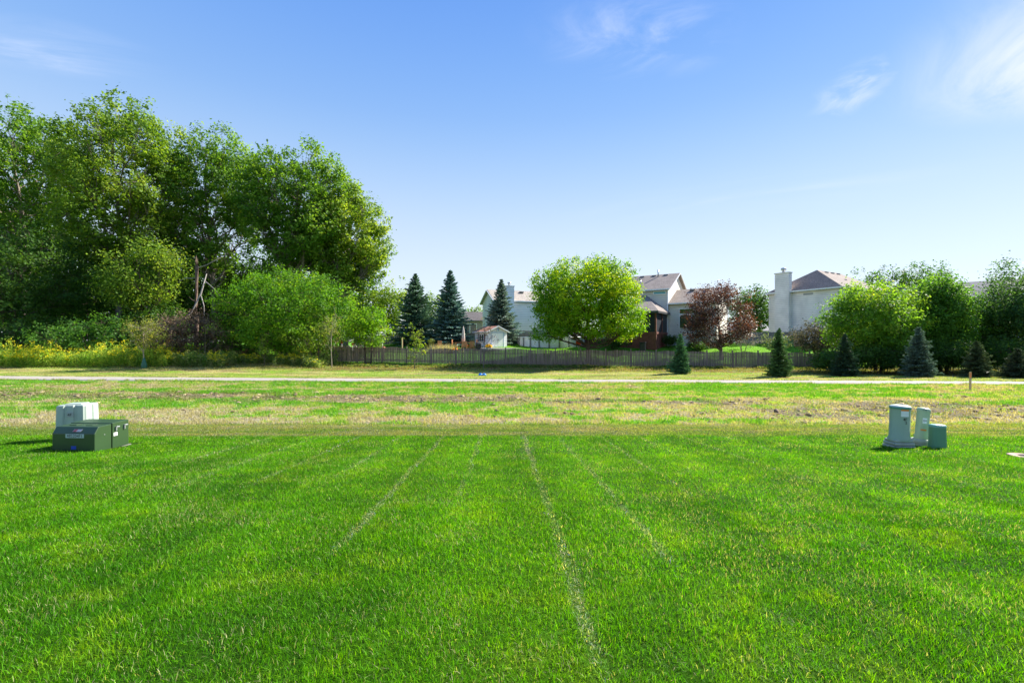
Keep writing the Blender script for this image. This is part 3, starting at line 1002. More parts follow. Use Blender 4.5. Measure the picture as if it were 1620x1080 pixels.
# broken dead trunk with a pale leaning limb
x, y, z = at(309, 47)
t = empty('broken_trunk', (x, y, z)); tag(t, 'broken brown dead trunk with snapped top and pale leaning limbs', 'dead tree')
s = 47 / F
mb = MB()
Ht = zat(411, 47) - z
mb.tube([(0, 0, -.2), (.10, 0, 1.2), (.04, .05, 2.6), (.16, 0, 4.1), (.08, .05, 5.6), (.15, 0, Ht - .7), (.12, 0, Ht - .25)], [.30, .24, .21, .20, .17, .18, .13], 9)
for a_, h_ in ((0, .45), (1.3, .2), (2.4, .75), (3.6, .3), (4.9, .55)):
    mb.tube([(.13 + .09 * math.cos(a_), .09 * math.sin(a_), Ht - .5), (.13 + .11 * math.cos(a_), .11 * math.sin(a_), Ht - .25 + h_)], [.07, .01], 4)
for (z0_, dx_, dy_, L_) in ((3.2, -1, -.3, 1.0), (4.6, 1, .2, .8), (6.0, -1, .2, .9)):
    mb.tube([(.1, 0, z0_), (.1 + dx_ * L_ * .6, dy_, z0_ + .15), (.1 + dx_ * L_, dy_, z0_ + .5)], [.06, .035, .01], 4)
mb.build('trunk', mat('dead_wood', (.115, .075, .055), .9, var=.5, vscale=3, bump=1, bscale=8), t)
mb = MB()
P = lambda px, py, dy=0: ((px - 309) * s, dy, zat(py, 47) - z)
mb.tube([P(327, 433), P(322, 465, -.4), P(314, 495, -1), P(300, 510, -1.4)], [.04, .085, .07, .03], 6)
mb.tube([P(322, 468, -.4), P(332, 485, -.9), P(336, 508, -1.2)], [.07, .04, .02], 5)
mb.tube([P(325, 445), P(345, 458, -.6), P(358, 470, -.9)], [.05, .03, .015], 5)
mb.tube([P(309, 440), P(296, 441, -.4), P(288, 448, -.6)], [.05, .035, .02], 5)
mb.tube([P(309, 425), P(330, 420, -.3), P(352, 408, -.3)], [.06, .04, .02], 5)
mb.build('limb', mat('bleached_wood', (.27, .245, .22), .85, var=.2, vscale=4), t)

# trees right of the grove
tree('small_tree', 'olive green roadside tree directly left of the spruces', 'tree', 612, 66, 583, 652, 442, 552, OLIV, 9000, .27, lobes=12, seed=41, trunk_r=.15, twig=.5)
tree('small_tree', 'far yellow green tree seen between the two taller spruces', 'tree', 693, 80, 668, 716, 458, 540, OLIV, 5000, .32, lobes=10, seed=42, trunk_r=.15, twig=.5)
tree('small_tree', 'far low tree between the tallest spruce and the house', 'tree', 750, 84, 728, 775, 483, 540, OLIV, 4500, .32, lobes=10, seed=43, trunk_r=.15, twig=.5)
SPR = [(.03, .075, .065), (.13, .22, .20)]
conifer('spruce_tree', 'broad green spruce left of the tallest blue spruce', 657, 58, 434, 545, 76, [(.03, .08, .05), (.12, .20, .13)], 1, 'large spruces behind the gardens', card=.3, dens=1.1)
conifer('spruce_tree', 'tallest blue spruce standing in the middle of three', 712, 57, 428, 548, 70, SPR, 2, 'large spruces behind the gardens', card=.3, dens=1.15)
conifer('spruce_tree', 'grey green spruce behind the white shed', 793, 59, 442, 545, 62, [(.045, .085, .07), (.19, .25, .21)], 3, 'large spruces behind the gardens', card=.3, dens=1.1)

# the maple over the fence
tree('maple_tree', 'round bright green and yellow maple behind the middle of the picket fence', 'maple', 930, 47.6, 840, 1020, 402, 556,
     [(.045, .15, .006), (.10, .27, .008), (.20, .39, .010), (.42, .50, .015)], 84000, .19, lobes=44, lobe_r=.26, seed=51, openness=.27, trunk_r=.26, twig=.36, shape='dome',
     m_leaf=mat_leaf('maple_leaf', .52, .5, .25, (1.75, 1.4, .4)))
tree('plum_tree', 'purple leafed tree in front of the house window behind the fence', 'plum tree', 1141, 48.5, 1076, 1192, 447, 556,
     [(.04, .026, .022), (.065, .04, .028), (.11, .062, .035), (.19, .105, .05)], 24000, .16, lobes=34, lobe_r=.26, seed=52, trunk_r=.2, twig=.38, openness=.455,
     m_leaf=mat_leaf('plum_leaf', .35, .5, .35, (1.7, 1.0, .7)), m_bark=M_BARK_MID)
tree('small_tree', 'green tree between the purple tree and the tall chimney', 'tree', 1207, 68, 1155, 1222, 453, 535, GREEN2, 11000, .26, lobes=14, seed=53, trunk_r=.13, twig=.45)
tree('weeping_shrub', 'grey bare twigged shrub right of the purple tree', 'shrub', 1175, 53, 1150, 1200, 520, 553, [(.2, .2, .17), (.3, .29, .25)], 900, .14, lobes=8, seed=54, stems=3,
     trunk_r=.05, twig=.4, m_leaf=M_DRY, m_bark=M_BARK_PALE)
# right-hand trees
tree('dark_shrub', 'dark purplish shrub just behind the right end of the fence', 'shrub', 1295, 48, 1258, 1338, 505, 566,
     [(.03, .035, .03), (.06, .06, .05), (.10, .10, .085)], 9000, .15, lobes=14, seed=61, stems=3, trunk_r=.06, twig=.35)
tree('leafy_tree', 'bright green tree with yellowish tips in front of the right house', 'tree', 1388, 40.5, 1312, 1447, 447, 572,
     [(.06, .16, .02), (.11, .26, .025), (.18, .36, .03), (.34, .42, .05)], 32000, .19, lobes=36, lobe_r=.27, seed=62, stems=2, trunk_r=.13, twig=.48)
tree('leafy_tree', 'mid green pointed tree between the two other large trees at right', 'tree', 1494, 40.5, 1444, 1530, 434, 584,
     [(.05, .14, .022), (.10, .25, .03), (.19, .36, .04)], 32000, .19, lobes=36, lobe_r=.28, seed=63, stems=2, trunk_r=.14, twig=.45)
tree('leafy_tree', 'loose dark green tree running out of the right frame edge', 'tree', 1625, 40, 1562, 1700, 420, 588,
     [(.03, .09, .03), (.055, .14, .035), (.10, .20, .05)], 30000, .18, lobes=24, lobe_r=.33, spiky=.8, seed=64, stems=2, trunk_r=.14, twig=.5, openness=.25)
tree('leafy_tree', 'lower yellowish green tree wedged between the two rightmost large trees', 'tree', 1550, 41.5, 1512, 1592, 476, 590,
     [(.04, .11, .02), (.08, .20, .028), (.15, .29, .035)], 14000, .18, lobes=22, lobe_r=.3, seed=75, stems=2, trunk_r=.1, twig=.45)
tree('leafy_tree', 'broad green unseen tree added beyond the right frame edge for its shade', 'tree', 1765, 37, 1690, 1850, 405, 590,  # out of view, added to throw shade on the right verge
     [(.03, .09, .03), (.055, .14, .035), (.10, .20, .05)], 16000, .22, lobes=20, seed=76, stems=2, trunk_r=.15, twig=.5)
tree('background_tree', 'dark bluish background tree above the right house roof', 'tree', 1388, 84, 1350, 1424, 420, 520, DARK, 6500, .33, lobes=14, seed=65, trunk_r=.2, twig=.55, openness=.3)
tree('background_tree', 'tall background tree above the white gable at right', 'tree', 1446, 82, 1416, 1474, 414, 520, GREEN2, 6500, .33, lobes=14, seed=66, trunk_r=.2, twig=.55, openness=.3)
tree('background_tree', 'background tree just left of the grey sloping roof', 'tree', 1484, 82, 1466, 1504, 417, 520, GREEN2, 6000, .33, lobes=14, seed=67, trunk_r=.2, twig=.55, openness=.3)
tree('hedge_shrub', 'dark shrub filling the gap below the bright green right tree', 'shrub', 1395, 38, 1352, 1438, 545, 592, DARK, 9000, .15, lobes=12, seed=68, stems=3, trunk_r=.04, twig=.3)
tree('hedge_shrub', 'dark shrub below the middle of the right hand trees', 'shrub', 1500, 37.6, 1462, 1540, 536, 592, DARK, 9000, .15, lobes=12, seed=69, stems=3, trunk_r=.04, twig=.3)
tree('hedge_shrub', 'dark shrub below the tree at the right frame edge', 'shrub', 1600, 37.2, 1560, 1680, 534, 592, DARK, 10000, .15, lobes=12, seed=70, stems=3, trunk_r=.04, twig=.3)
for k, (px, l, r, t, lab) in enumerate(((1322, 1290, 1358, 556, 'dark shrub between the fence end and the dense dark spruce'),
                                       (1447, 1415, 1480, 545, 'dark shrub directly behind the blue grey spruce'),
                                       (1552, 1520, 1585, 545, 'dark shrub directly behind the olive green spruce'))):
    tree('hedge_shrub', lab, 'shrub', px, 38.4, l, r, t, 592, DARK, 8000, .15, lobes=12, seed=140 + k, stems=3, trunk_r=.04, twig=.3)
CG = 'small spruces planted along the path'
CONC = [(.022, .06, .02), (.09, .17, .05)]
for k, (lab, px, d, top, wd, cl) in enumerate([
        ('small spruce in front of the fence, leftmost of its row', 1076, 36.7, 529, 40, [(.03, .09, .04), (.08, .18, .07)]),
        ('small full green spruce in front of the fence near its right end', 1232, 33.8, 522, 44, CONC),
        ('dense dark spruce covering the right end of the picket fence', 1337, 34.8, 530, 48, [(.012, .035, .018), (.04, .08, .04)]),
        ('small blue grey spruce with pointed leader below the large right trees', 1453, 34.3, 518, 58, [(.022, .05, .035), (.12, .18, .14)]),
        ('olive green spruce right of the blue grey one', 1545, 34, 540, 54, [(.025, .05, .02), (.08, .11, .05)]),
        ('dark low spruce at the right frame edge', 1610, 33, 552, 54, [(.02, .04, .02), (.06, .08, .04)])]):
    conifer('small_spruce', lab, px, d, top, 0, wd, cl, 10 + k, CG, dens=1.15, droop=.12, card=.15, z_low=.08)

# saplings
x, y, z = at(228, 39.2)
young = tree('young_tree', 'young yellow green tree with a green watering bag round its foot', 'tree', 228, 39.2, 202, 252, 498, 556,
             [(.12, .17, .04), (.19, .24, .05), (.28, .27, .06)], 2300, .13, lobes=14, seed=71, trunk_r=.06, twig=.28, m_bark=M_BARK_PALE)
bag = MB()
bag.lathe([(.0, 0), (.20, 0), (.235, .12), (.22, .35), (.16, .6), (.10, .85), (.06, .95)], 14, (0, 0, 0), 1, .8)
o = bag.build('watering_bag', mat('green_bag', (.02, .12, .075), .5, var=.2, vscale=5), None)
o.location = (x, y, z); tag(o, 'dark green watering bag wrapped round the foot of the young tree', 'watering bag')
tree('sapling', 'thin sapling with a few olive leaves at the left end of the fence', 'sapling', 525, 42, 508, 540, 478, 560,
     [(.15, .18, .06), (.24, .25, .08)], 420, .12, lobes=10, seed=72, trunk_r=.045, twig=.35, m_bark=M_BARK_PALE)
tree('sapling', 'sapling overgrown with bright vine leaves in front of the fence', 'sapling', 656, 41, 641, 673, 508, 585,
     [(.09, .2, .02), (.17, .28, .03), (.26, .3, .05)], 900, .14, lobes=12, seed=73, trunk_r=.045, twig=.2)
tree('sapling', 'almost bare sapling standing before the white shed', 'sapling', 765, 42, 748, 784, 500, 560,
     [(.15, .14, .09)], 60, .1, lobes=12, seed=74, trunk_r=.04, twig=.2, m_bark=mat('grey_bark', (.16, .13, .11), .9))


# ------------------------------------------------------------------ weeds and goldenrod
def weeds(name, label, cat, n, xr, yr, hfun, yellow, seed, leafcols, clump=(.45, .6), yel=(.82, .76, .05), ls=1.0):
    global rng
    kr = rng; rng = np.random.default_rng(seed)
    x = xr[0] + rng.random(n) * (xr[1] - xr[0])
    y = yr[0] + rng.random(n) ** 1.3 * (yr[1] - yr[0])
    y = y + .8 * (fbm(x * .35, x * 0, seed, 3) - .5)
    dn = fbm(x * .45, y * .45, seed + 3, 3)
    k = dn > clump[0] - .12
    x, y, dn = x[k], y[k], dn[k]; n = len(x)
    z = gz(x, y)
    h = hfun(x, y) * (.6 + .5 * rng.random(n)) * (.75 + .6 * (dn - .4) * 2)
    h = np.clip(h * (.55 + .95 * vnoise(x * 1.7, y * 1.2, seed + 30)), .15, 3)
    per = 16
    lean = rng.normal(size=(n, 1, 2)) * .16
    t = rng.random((n, per, 1)) ** .8
    cx_ = x[:, None, None] + lean[:, :, :1] * t * h[:, None, None] + rng.normal(size=(n, per, 1)) * .09
    cy_ = y[:, None, None] + lean[:, :, 1:] * t * h[:, None, None] + rng.normal(size=(n, per, 1)) * .09
    cz_ = z[:, None, None] + t * h[:, None, None]
    cen = np.concatenate([cx_, cy_, cz_], 2).reshape(-1, 3)
    nr = unit(n * per); nr[:, 2] = np.abs(nr[:, 2]) * .8
    nr /= np.linalg.norm(nr, axis=1, keepdims=True)
    co = leaf_quads(cen, nr, (.11 + .12 * rng.random(n * per)) * ls, .34)
    lc = np.array(leafcols, float)
    cc = lc[rng.integers(0, len(lc), n)]
    cc = np.repeat(cc, per, 0) * (.6 + .8 * rng.random((n * per, 1)))
    parts_co = [co]; parts_c = [np.repeat(cc, 4, 0)]
    # flower plumes
    fy = fbm(x * .6 + 9, y * .6, seed + 7, 3)
    ks = (fy > (1 - yellow)) & (rng.random(n) < .5)
    m = ks.sum()
    if m:
        pf = 12
        fx = x[ks][:, None] + lean[ks, 0, 0][:, None] * h[ks][:, None] + rng.normal(size=(m, pf)) * .085
        fy_ = y[ks][:, None] + lean[ks, 0, 1][:, None] * h[ks][:, None] + rng.normal(size=(m, pf)) * .085
        fz = z[ks][:, None] + h[ks][:, None] * (1.0 + rng.normal(size=(m, pf)) * .05)
        cen = np.stack([fx, fy_, fz], 2).reshape(-1, 3)
        nr = unit(m * pf)
        parts_co.append(leaf_quads(cen, nr, .07 + .07 * rng.random(m * pf), .7))
        yc = np.array(yel) * (.6 + .6 * rng.random((m * pf, 1)))
        parts_c.append(np.repeat(yc, 4, 0))
    co = np.concatenate(parts_co); cc = np.concatenate(parts_c)
    o = raw_mesh(name, co, np.arange(len(co)).reshape(-1, 4), 4, M_LEAF, col=cc)
    tag(o, label, cat, kind='stuff')
    rng = kr
    return o


WL = [(.12, .24, .04), (.18, .29, .05), (.25, .33, .09), (.33, .36, .16)]
weeds('goldenrod', 'dense yellow flowering goldenrod along the left edge of the grove', 'goldenrod', 5600, (-62, -30.5), (40, 45),
      lambda x, y: .9 + 1.3 * fbm(x * .35, y * .35, 5, 3), .56, 5, [(.14, .30, .03), (.24, .40, .05), (.38, .48, .08)])
weeds('goldenrod', 'scattered goldenrod and tall green weeds between the young tree and the fence', 'goldenrod', 3600, (-32, -17.4), (40.6, 45.5),
      lambda x, y: .35 + 1.25 * fbm(x * .5, y * .4, 6, 3), .44, 6, WL, clump=(.55, .6))
weeds('tall_weeds', 'pinkish brown seed headed weeds in the shade of the grove', 'weeds', 1300, (-34, -16), (47, 51),
      lambda x, y: 1.0 + 0 * x, .5, 7, [(.06, .12, .03), (.1, .15, .05)], yel=(.28, .19, .15))
weeds('low_weeds', 'low green weeds growing along the foot of the picket fence', 'weeds', 2600, (-18, 33), (43.2, 45.2),
      lambda x, y: .22 + 0 * x, .0, 8, [(.09, .17, .03), (.14, .22, .04), (.2, .2, .07)], clump=(.55, .6))
weeds('low_weeds', 'low broad leafed weeds dotted through the rough strip before the path', 'weeds', 1500, (-34, 34), (15, 28),
      lambda x, y: .07 + 0 * x, .0, 9, [(.14, .28, .04), (.2, .34, .05), (.3, .36, .1)], clump=(.60, .6), ls=.42)
# a tall leafy weed stalk standing out
x, y, z = at(418, 41.5)
o = tree('tall_weed', 'tall green leafy weed stalk standing above the goldenrod', 'weed', 418, 41.5, 408, 427, 528, 580, [(.1, .22, .02), (.18, .3, .03)], 500, .12, lobes=9,
         seed=81, trunk_r=.03, twig=.12)


# ------------------------------------------------------------------ picket fence
m_fence = mat('weathered_wood', (.22, .17, .135), .9, spec=.15, var=.7, vscale=2.2, bump=.5, bscale=25)
_nt = m_fence.node_tree
_tx = [n for n in _nt.nodes if n.type == 'TEX_NOISE'][0]
_mp = _nt.nodes.new('ShaderNodeMapping'); _mp.inputs['Scale'].default_value = (3.4, 1, .15)
_tc = [n for n in _nt.nodes if n.type == 'TEX_COORD'][0]
_nt.links.new(_tc.outputs['Object'], _mp.inputs[0]); _nt.links.new(_mp.outputs[0], _tx.inputs[0])
m_post = mat('post_wood', (.22, .18, .15), .9, spec=.15, var=.3, vscale=2.2)
FA = np.array([(527 - 810) / F * 46.6, 46.6]); FB = np.array([(1322 - 810) / F * 45.2, 45.2])
flen = np.linalg.norm(FB - FA); nsec = 20; fu = (FB - FA) / flen; fang = math.atan2(fu[1], fu[0])
fx0, fy0 = FA
fence = empty('picket_fence', (fx0, fy0, g1(fx0, fy0)), fang)
tag(fence, 'long weathered grey brown picket fence with scalloped tops behind the path', 'fence')
FZ = g1(fx0, fy0)
random.seed(4)
sec = flen / nsec
fh = 1.60
for i in range(nsec + 1):
    p = FA + fu * sec * i
    zb = g1(*p) - FZ
    mb = MB()
    mb.box(sec * i - .055, sec * i + .055, .0, .11, zb - .2, zb + fh + .10)
    mb.box(sec * i - .065, sec * i + .065, -.01, .12, zb + fh + .10, zb + fh + .125)
    mb.build('post', m_post, fence)
for i in range(nsec):
    mb = MB()
    np_ = 16
    for k in range(np_):
        t = (k + .5) / np_
        s_ = sec * (i + t)
        p = FA + fu * s_
        zb = g1(*p) - FZ
        hh = fh - .10 + .12 * math.sin(t * math.pi) + random.uniform(-.012, .012)
        wd = .066 + random.uniform(-.004, .004)
        tilt = random.uniform(-.008, .008)
        y0 = -.022 + random.uniform(-.004, .004)
        # picket with dog-eared top
        pts = [(s_ - wd, y0, zb + .05), (s_ + wd, y0, zb + .05), (s_ + wd + tilt, y0, zb + hh - .05), (s_ + wd * .45 + tilt, y0, zb + hh),
               (s_ - wd * .45 + tilt, y0, zb + hh), (s_ - wd + tilt, y0, zb + hh - .05)]
        mb.poly(pts, (0, .019, 0))
    mb.build('picket_panel', m_fence, fence)
    mb = MB()
    z0 = g1(*(FA + fu * sec * (i + .05))) - FZ; z1 = g1(*(FA + fu * sec * (i + .95))) - FZ
    for hz in (.3, 1.12):
        mb.bar((sec * i + .056, .022, z0 + hz), (sec * (i + 1) - .056, .022, z1 + hz), .04, .09)
    mb.build('rail', m_fence, fence)


def board_fence(label, p0, p1, h, material, nsec, group=None, gap=.0, bw=.14, post=True, zoff=0):
    x0, y0 = p0; x1, y1 = p1
    Lf = math.hypot(x1 - x0, y1 - y0); a = math.atan2(y1 - y0, x1 - x0)
    e = empty('board_fence', (x0, y0, g1(x0, y0)), a); tag(e, label, 'fence', group)
    Z = g1(x0, y0)
    sl = Lf / nsec
    for i in range(nsec + 1):
        s_ = sl * i; zb = g1(x0 + math.cos(a) * s_, y0 + math.sin(a) * s_) - Z
        mb = MB(); mb.box(s_ - .05, s_ + .05, .02, .12, zb - .2, zb + h + .05); mb.build('post', material, e)
    for i in range(nsec):
        mb = MB(); s_ = sl * i + .02
        while s_ < sl * (i + 1) - bw * .6:
            zb = g1(x0 + math.cos(a) * s_, y0 + math.sin(a) * s_) - Z
            mb.box(s_, s_ + bw - .012, -.02, .0, zb + .04, zb + h + random.uniform(-.01, .01)); s_ += bw + gap
        mb.build('board_panel', material, e)
    return e


m_brownf = mat('brown_fence_wood', (.28, .20, .14), .9, var=.25, vscale=2)
m_greyf = mat('grey_fence_wood', (.20, .18, .17), .9, var=.25, vscale=2)
X = lambda px, d: (px - 810) / F * d
board_fence('brown wooden privacy fence behind the flower garden left of the spruces', (X(560, 66), 66), (X(770, 68), 68), 1.5, m_brownf, 8)
board_fence('dark low garden fence with gaps behind the patio', (X(600, 60), 60), (X(752, 61), 61), 1.15, m_greyf, 6, gap=.09)
board_fence('brown wooden privacy fence behind the swimming pool', (X(800, 62.6), 62.6), (X(1000, 63), 63), 1.75, m_brownf, 7)
board_fence('dark wooden fence between the purple tree and the tall chimney', (X(1165, 60), 60), (X(1250, 60), 60), 1.5, m_greyf, 4)
board_fence('grey fence far behind the trees at the right frame edge', (X(1380, 62), 62), (X(1660, 62), 62), 1.6, m_greyf, 8)

# ------------------------------------------------------------------ houses
m_trim = mat('white_trim', (.78, .79, .80), .5)
m_glass = mat('window_glass', (.03, .04, .045), .06, spec=.9)
m_blueglass = mat('sky_glass', (.10, .36, .48), .1, spec=.8)
m_vent = mat('vent_metal', (.20, .19, .18), .6, metal=.3)
m_flue = mat('flue_metal', (.42, .44, .46), .4, metal=.7)


def gable_house(root, x0, x1, y0, y1, z0, ze, zr, m_wall, m_roof, ridge='x', over=.35, lx=True, rx=True, wall_name='wall', roof_name='roof', hip=0.0, roof_t=.16):
    """walls and a pitched roof in local coordinates; hip = how far the ridge ends stand in from the gables"""
    w = MB()
    w.box(x0, x1, y0, y1, z0, ze)
    if ridge == 'x':
        ym = (y0 + y1) / 2
        if not hip:
            for xx, s_ in ((x0, 1), (x1, -1)):
                w.poly([(xx, y0, ze), (xx, y1, ze), (xx, ym, zr - .05)], (.15 * s_, 0, 0))
    else:
        xm = (x0 + x1) / 2
        if not hip:
            for yy, s_ in ((y0, 1), (y1, -1)):
                w.poly([(x0, yy, ze), (x1, yy, ze), (xm, yy, zr - .05)], (0, .15 * s_, 0))
    wall = w.build(wall_name, m_wall, root)
    r = MB()
    o = over
    if ridge == 'x':
        ym = (y0 + y1) / 2; k = (zr - ze) / (ym - y0); zl = ze - k * o
        A = (x0 - o, y0 - o, zl); B = (x1 + o, y0 - o, zl); Cc = (x1 + o, y1 + o, zl); D = (x0 - o, y1 + o, zl)
        E = (x0 - o + (hip + o if hip else 0), ym, zr); Fp = (x1 + o - (hip + o if hip else 0), ym, zr)
    else:
        xm = (x0 + x1) / 2; k = (zr - ze) / (xm - x0); zl = ze - k * o
        A = (x0 - o, y1 + o, zl); B = (x0 - o, y0 - o, zl); Cc = (x1 + o, y0 - o, zl); D = (x1 + o, y1 + o, zl)
        E = (xm, y1 + o - (hip + o if hip else 0), zr); Fp = (xm, y0 - o + (hip + o if hip else 0), zr)
    t = (0, 0, roof_t)
    up = lambda p: (p[0], p[1], p[2] + roof_t)
    dn = lambda p: p
    # closed slab roof
    vs = [A, B, Cc, D, E, Fp]
    vs2 = [up(p) for p in vs]
    f = [(6, 7, 11, 10), (8, 9, 10, 11), (6, 10, 9), (7, 8, 11)]
    low_f = [(0, 4, 5, 1), (2, 5, 4, 3), (0, 3, 4), (1, 5, 2)]
    if not hip:
        f = f[:2]; low_f = low_f[:2]
        side = [(0, 1, 7, 6), (2, 3, 9, 8), (0, 6, 10, 4), (3, 4, 10, 9), (1, 5, 11, 7), (2, 8, 11, 5)]
    else:
        side = [(0, 1, 7, 6), (1, 2, 8, 7), (2, 3, 9, 8), (3, 0, 6, 9)]
    r.add(vs + vs2, f + low_f + side)
    roof = r.build(roof_name, m_roof, root)
    return wall, roof, (A, B, Cc, D, E, Fp)


def trim_line(root, name, pts, sz=(.05, .2), parent=None):
    mb = MB()
    for a, b in pts:
        mb.bar(a, b, sz[0], sz[1])
    return mb.build(name, m_trim, parent or root)


def window(root, x0, x1, z0, z1, y=0, axis='y', n=1, glass=None, fr=.09, sgn=-1):
    """framed window on the plane y (axis y) or x (axis x)"""
    mb = MB(); gm = MB()
    def bx(a0, a1, c0, c1, t0, t1, M):
        lo, hi = min(y + sgn * t0, y + sgn * t1), max(y + sgn * t0, y + sgn * t1)
        if axis == 'y': M.box(a0, a1, lo, hi, c0, c1)
        else: M.box(lo, hi, a0, a1, c0, c1)
    bx(x0 - fr, x0, z0 - fr, z1 + fr, -.02, .07, mb); bx(x1, x1 + fr, z0 - fr, z1 + fr, -.02, .07, mb)
    bx(x0, x1, z1, z1 + fr, -.02, .07, mb); bx(x0, x1, z0 - fr, z0, -.02, .07, mb)
    for k in range(1, n):
        xx = x0 + (x1 - x0) * k / n
        bx(xx - .045, xx + .045, z0, z1, -.02, .06, mb)
    w_ = mb.build('window', m_trim, root)
    bx(x0, x1, z0, z1, -.02, .02, gm)
    gm.build('pane', glass or m_glass, w_)
    return w_


def roof_vent(roof, x, y, z, s=.3, h=.14):
    mb = MB(); mb.box(x - s, x + s, y - s * .6, y + s * .6, z - .1, z + h); mb.build('vent', m_vent, roof, bevel=.02)


# --- house behind the pool (white siding, tan roof)
m_wall1 = mat_siding('pale_siding', (.85, .82, .77))
m_roof1 = mat_shingle('tan_shingle', (.38, .335, .285))
hx, hy = X(784, 64), 64
h1 = empty('house', (hx, hy, g1(hx, hy)), R(22)); tag(h1, 'white house with tan roof and chimney behind the spruce and pool', 'house')
Z = lambda v: EYE + v - g1(hx, hy)       # height above the eye -> local
wall, roof, P_ = gable_house(h1, 0, 10.6, 0, 5.8, -.4, Z(5.75), Z(7.45), m_wall1, m_roof1, 'x', .3)
trim_line(h1, 'gutter', [((-.3, -.36, Z(5.72)), (10.9, -.36, Z(5.72)))], (.12, .14))
trim_line(h1, 'rake_board', [((-.33, -.3, Z(5.66)), (-.33, 2.9, Z(7.52))), ((-.33, 6.1, Z(5.66)), (-.33, 2.9, Z(7.52)))], (.2, .05))
mb = MB(); mb.box(1.35, 2.55, -.7, .0, -.4, Z(7.75)); mb.box(1.28, 2.62, -.76, .06, Z(7.75), Z(7.85))
ch = mb.build('chimney', m_wall1, h1)
mb = MB(); mb.lathe([(.16, 0), (.16, .35), (.26, .36), (.26, .5), (.0, .55)], 10, (1.95, -.3, Z(7.85))); mb.build('flue', m_flue, ch)
window(h1, 6.0, 6.8, Z(4.2), Z(5.0), 0)
window(h1, .55, 1.0, Z(.2), Z(2.5), 0)
for xx in (3.4, 4.9):
    roof_vent(roof, xx, 2.2, Z(7.3))

# --- small dark house between spruces
hx, hy = X(748, 76), 76
h0 = empty('house', (hx, hy, g1(hx, hy)), R(15)); tag(h0, 'small brownish house with dark roof and dark window between the spruces', 'house')
Z = lambda v: EYE + v - g1(hx, hy)
m_dwall = mat_siding('brown_siding', (.30, .27, .24))
m_droof = mat_shingle('dark_shingle', (.14, .125, .12))
wall, roof, _ = gable_house(h0, -2.2, 2.0, 0, 4, -.5, Z(3.6), Z(4.9), m_dwall, m_droof, 'x', .4)
window(h0, -1.6, .6, Z(.9), Z(2.9), 0, n=2)
trim_line(h0, 'deck_rail', [((-3, -1, Z(.2)), (2.2, -1, Z(.2)))], (.1, .5))

# --- middle house with the screened porch
m_wall2 = mat_siding('beige_siding', (.74, .69, .59))
m_roof2 = mat_shingle('brown_shingle', (.25, .21, .185))
hx, hy = 19.6, 57.2
h2 = empty('house', (hx, hy, g1(hx, hy)), R(-33)); tag(h2, 'beige two storey house with brown roof and dark screened porch', 'house')
GB = g1(hx, hy)
Z = lambda v: EYE + v - GB
wall, roof, _ = gable_house(h2, -9.0, 0, 0, 10.0, -2, Z(6.62), Z(9.05), m_wall2, m_roof2, 'x', .32)
trim_line(h2, 'gutter', [((-9.3, -.38, Z(6.55)), (.32, -.38, Z(6.55)))], (.12, .16))
trim_line(h2, 'rake_board', [((.34, -.32, Z(6.5)), (.34, 5, Z(9.14))), ((.34, 10.3, Z(6.5)), (.34, 5, Z(9.14)))], (.2, .05))
trim_line(h2, 'corner_board', [((-.03, -.03, -2), (-.03, -.03, Z(6.5)))], (.14, .14))
window(h2, -1.75, -.3, Z(6.05), Z(6.28), 0, glass=m_blueglass)
for xx in (-3.0, -1.4, -4.6):
    roof_vent(roof, xx, 4.6, Z(8.95))
mb = MB(); mb.tube([(-2.35, 4.2, Z(8.6)), (-2.35, 4.2, Z(9.75))], .09, 10); mb.build('vent_pipe', m_flue, roof)
mb = MB(); mb.tube([(-4.2, 2.4, Z(7.6)), (-4.2, 2.4, Z(8.25))], .07, 10); mb.build('vent_pipe', m_flue, roof)
# lower wing to the right
wall, roof, _ = gable_house(h2, .05, 5.6, .35, 9.0, -2, Z(4.78), Z(6.75), m_wall2, m_roof2, 'x', .30, wall_name='wing_wall', roof_name='wing_roof')
trim_line(h2, 'gutter', [((.1, -.02, Z(4.72)), (5.9, -.02, Z(4.72)))], (.12, .15))
for xx in (2.1, 4.0):
    roof_vent(roof, xx, 4.0, Z(6.7))
window(h2, 1.35, 4.2, Z(3.45), Z(4.0), .35, n=1, glass=mat('tree_glass', (.05, .07, .03), .05, spec=.9))
window(h2, 1.35, 4.2, Z(1.65), Z(3.25), .35, n=2)
# screened porch
m_pwood = mat('redwood_stain', (.17, .055, .035), .7, var=.3, vscale=2.5)
m_screen = mat('dark_screen', (.015, .02, .028), .5, spec=.3)
porch_z0, porch_z1, porch_ze = Z(-1.0), Z(1.12), Z(3.42)
roofp = MB()
px0, px1, py0, py1 = -6.2, -.1, -5.1, -.02
zt_ = Z(5.75); o_ = .4; ze_ = porch_ze
A = (px0 - o_, py0 - o_, ze_); B = (px1 + o_, py0 - o_, ze_); Cc = (px1 + o_, py1, ze_); D = (px0 - o_, py1, ze_)
E = (px0 + 2.6, py1, zt_); Fp = (px1 - 2.6, py1, zt_)
vs = [A, B, Cc, D, E, Fp]
roofp.add(vs + [(p[0], p[1], p[2] + .16) for p in vs], [(6, 7, 11, 10), (7, 8, 11), (6, 10, 9), (0, 4, 5, 1), (1, 5, 2), (0, 3, 4), (0, 1, 7, 6), (1, 2, 8, 7), (3, 0, 6, 9), (2, 5, 11, 8), (5, 4, 10, 11), (4, 3, 9, 10)])
pr = roofp.build('porch_roof', m_roof2, h2)
mb = MB()
mb.box(px0 - .38, px1 + .38, py0 - .41, py0 - .37, ze_ - .12, ze_ + .1); mb.box(px1 + .37, px1 + .41, py0 - .41, py1, ze_ - .12, ze_ + .1)
mb.build('porch_fascia', mat('dark_fascia', (.05, .05, .055), .5), h2)
mb = MB()
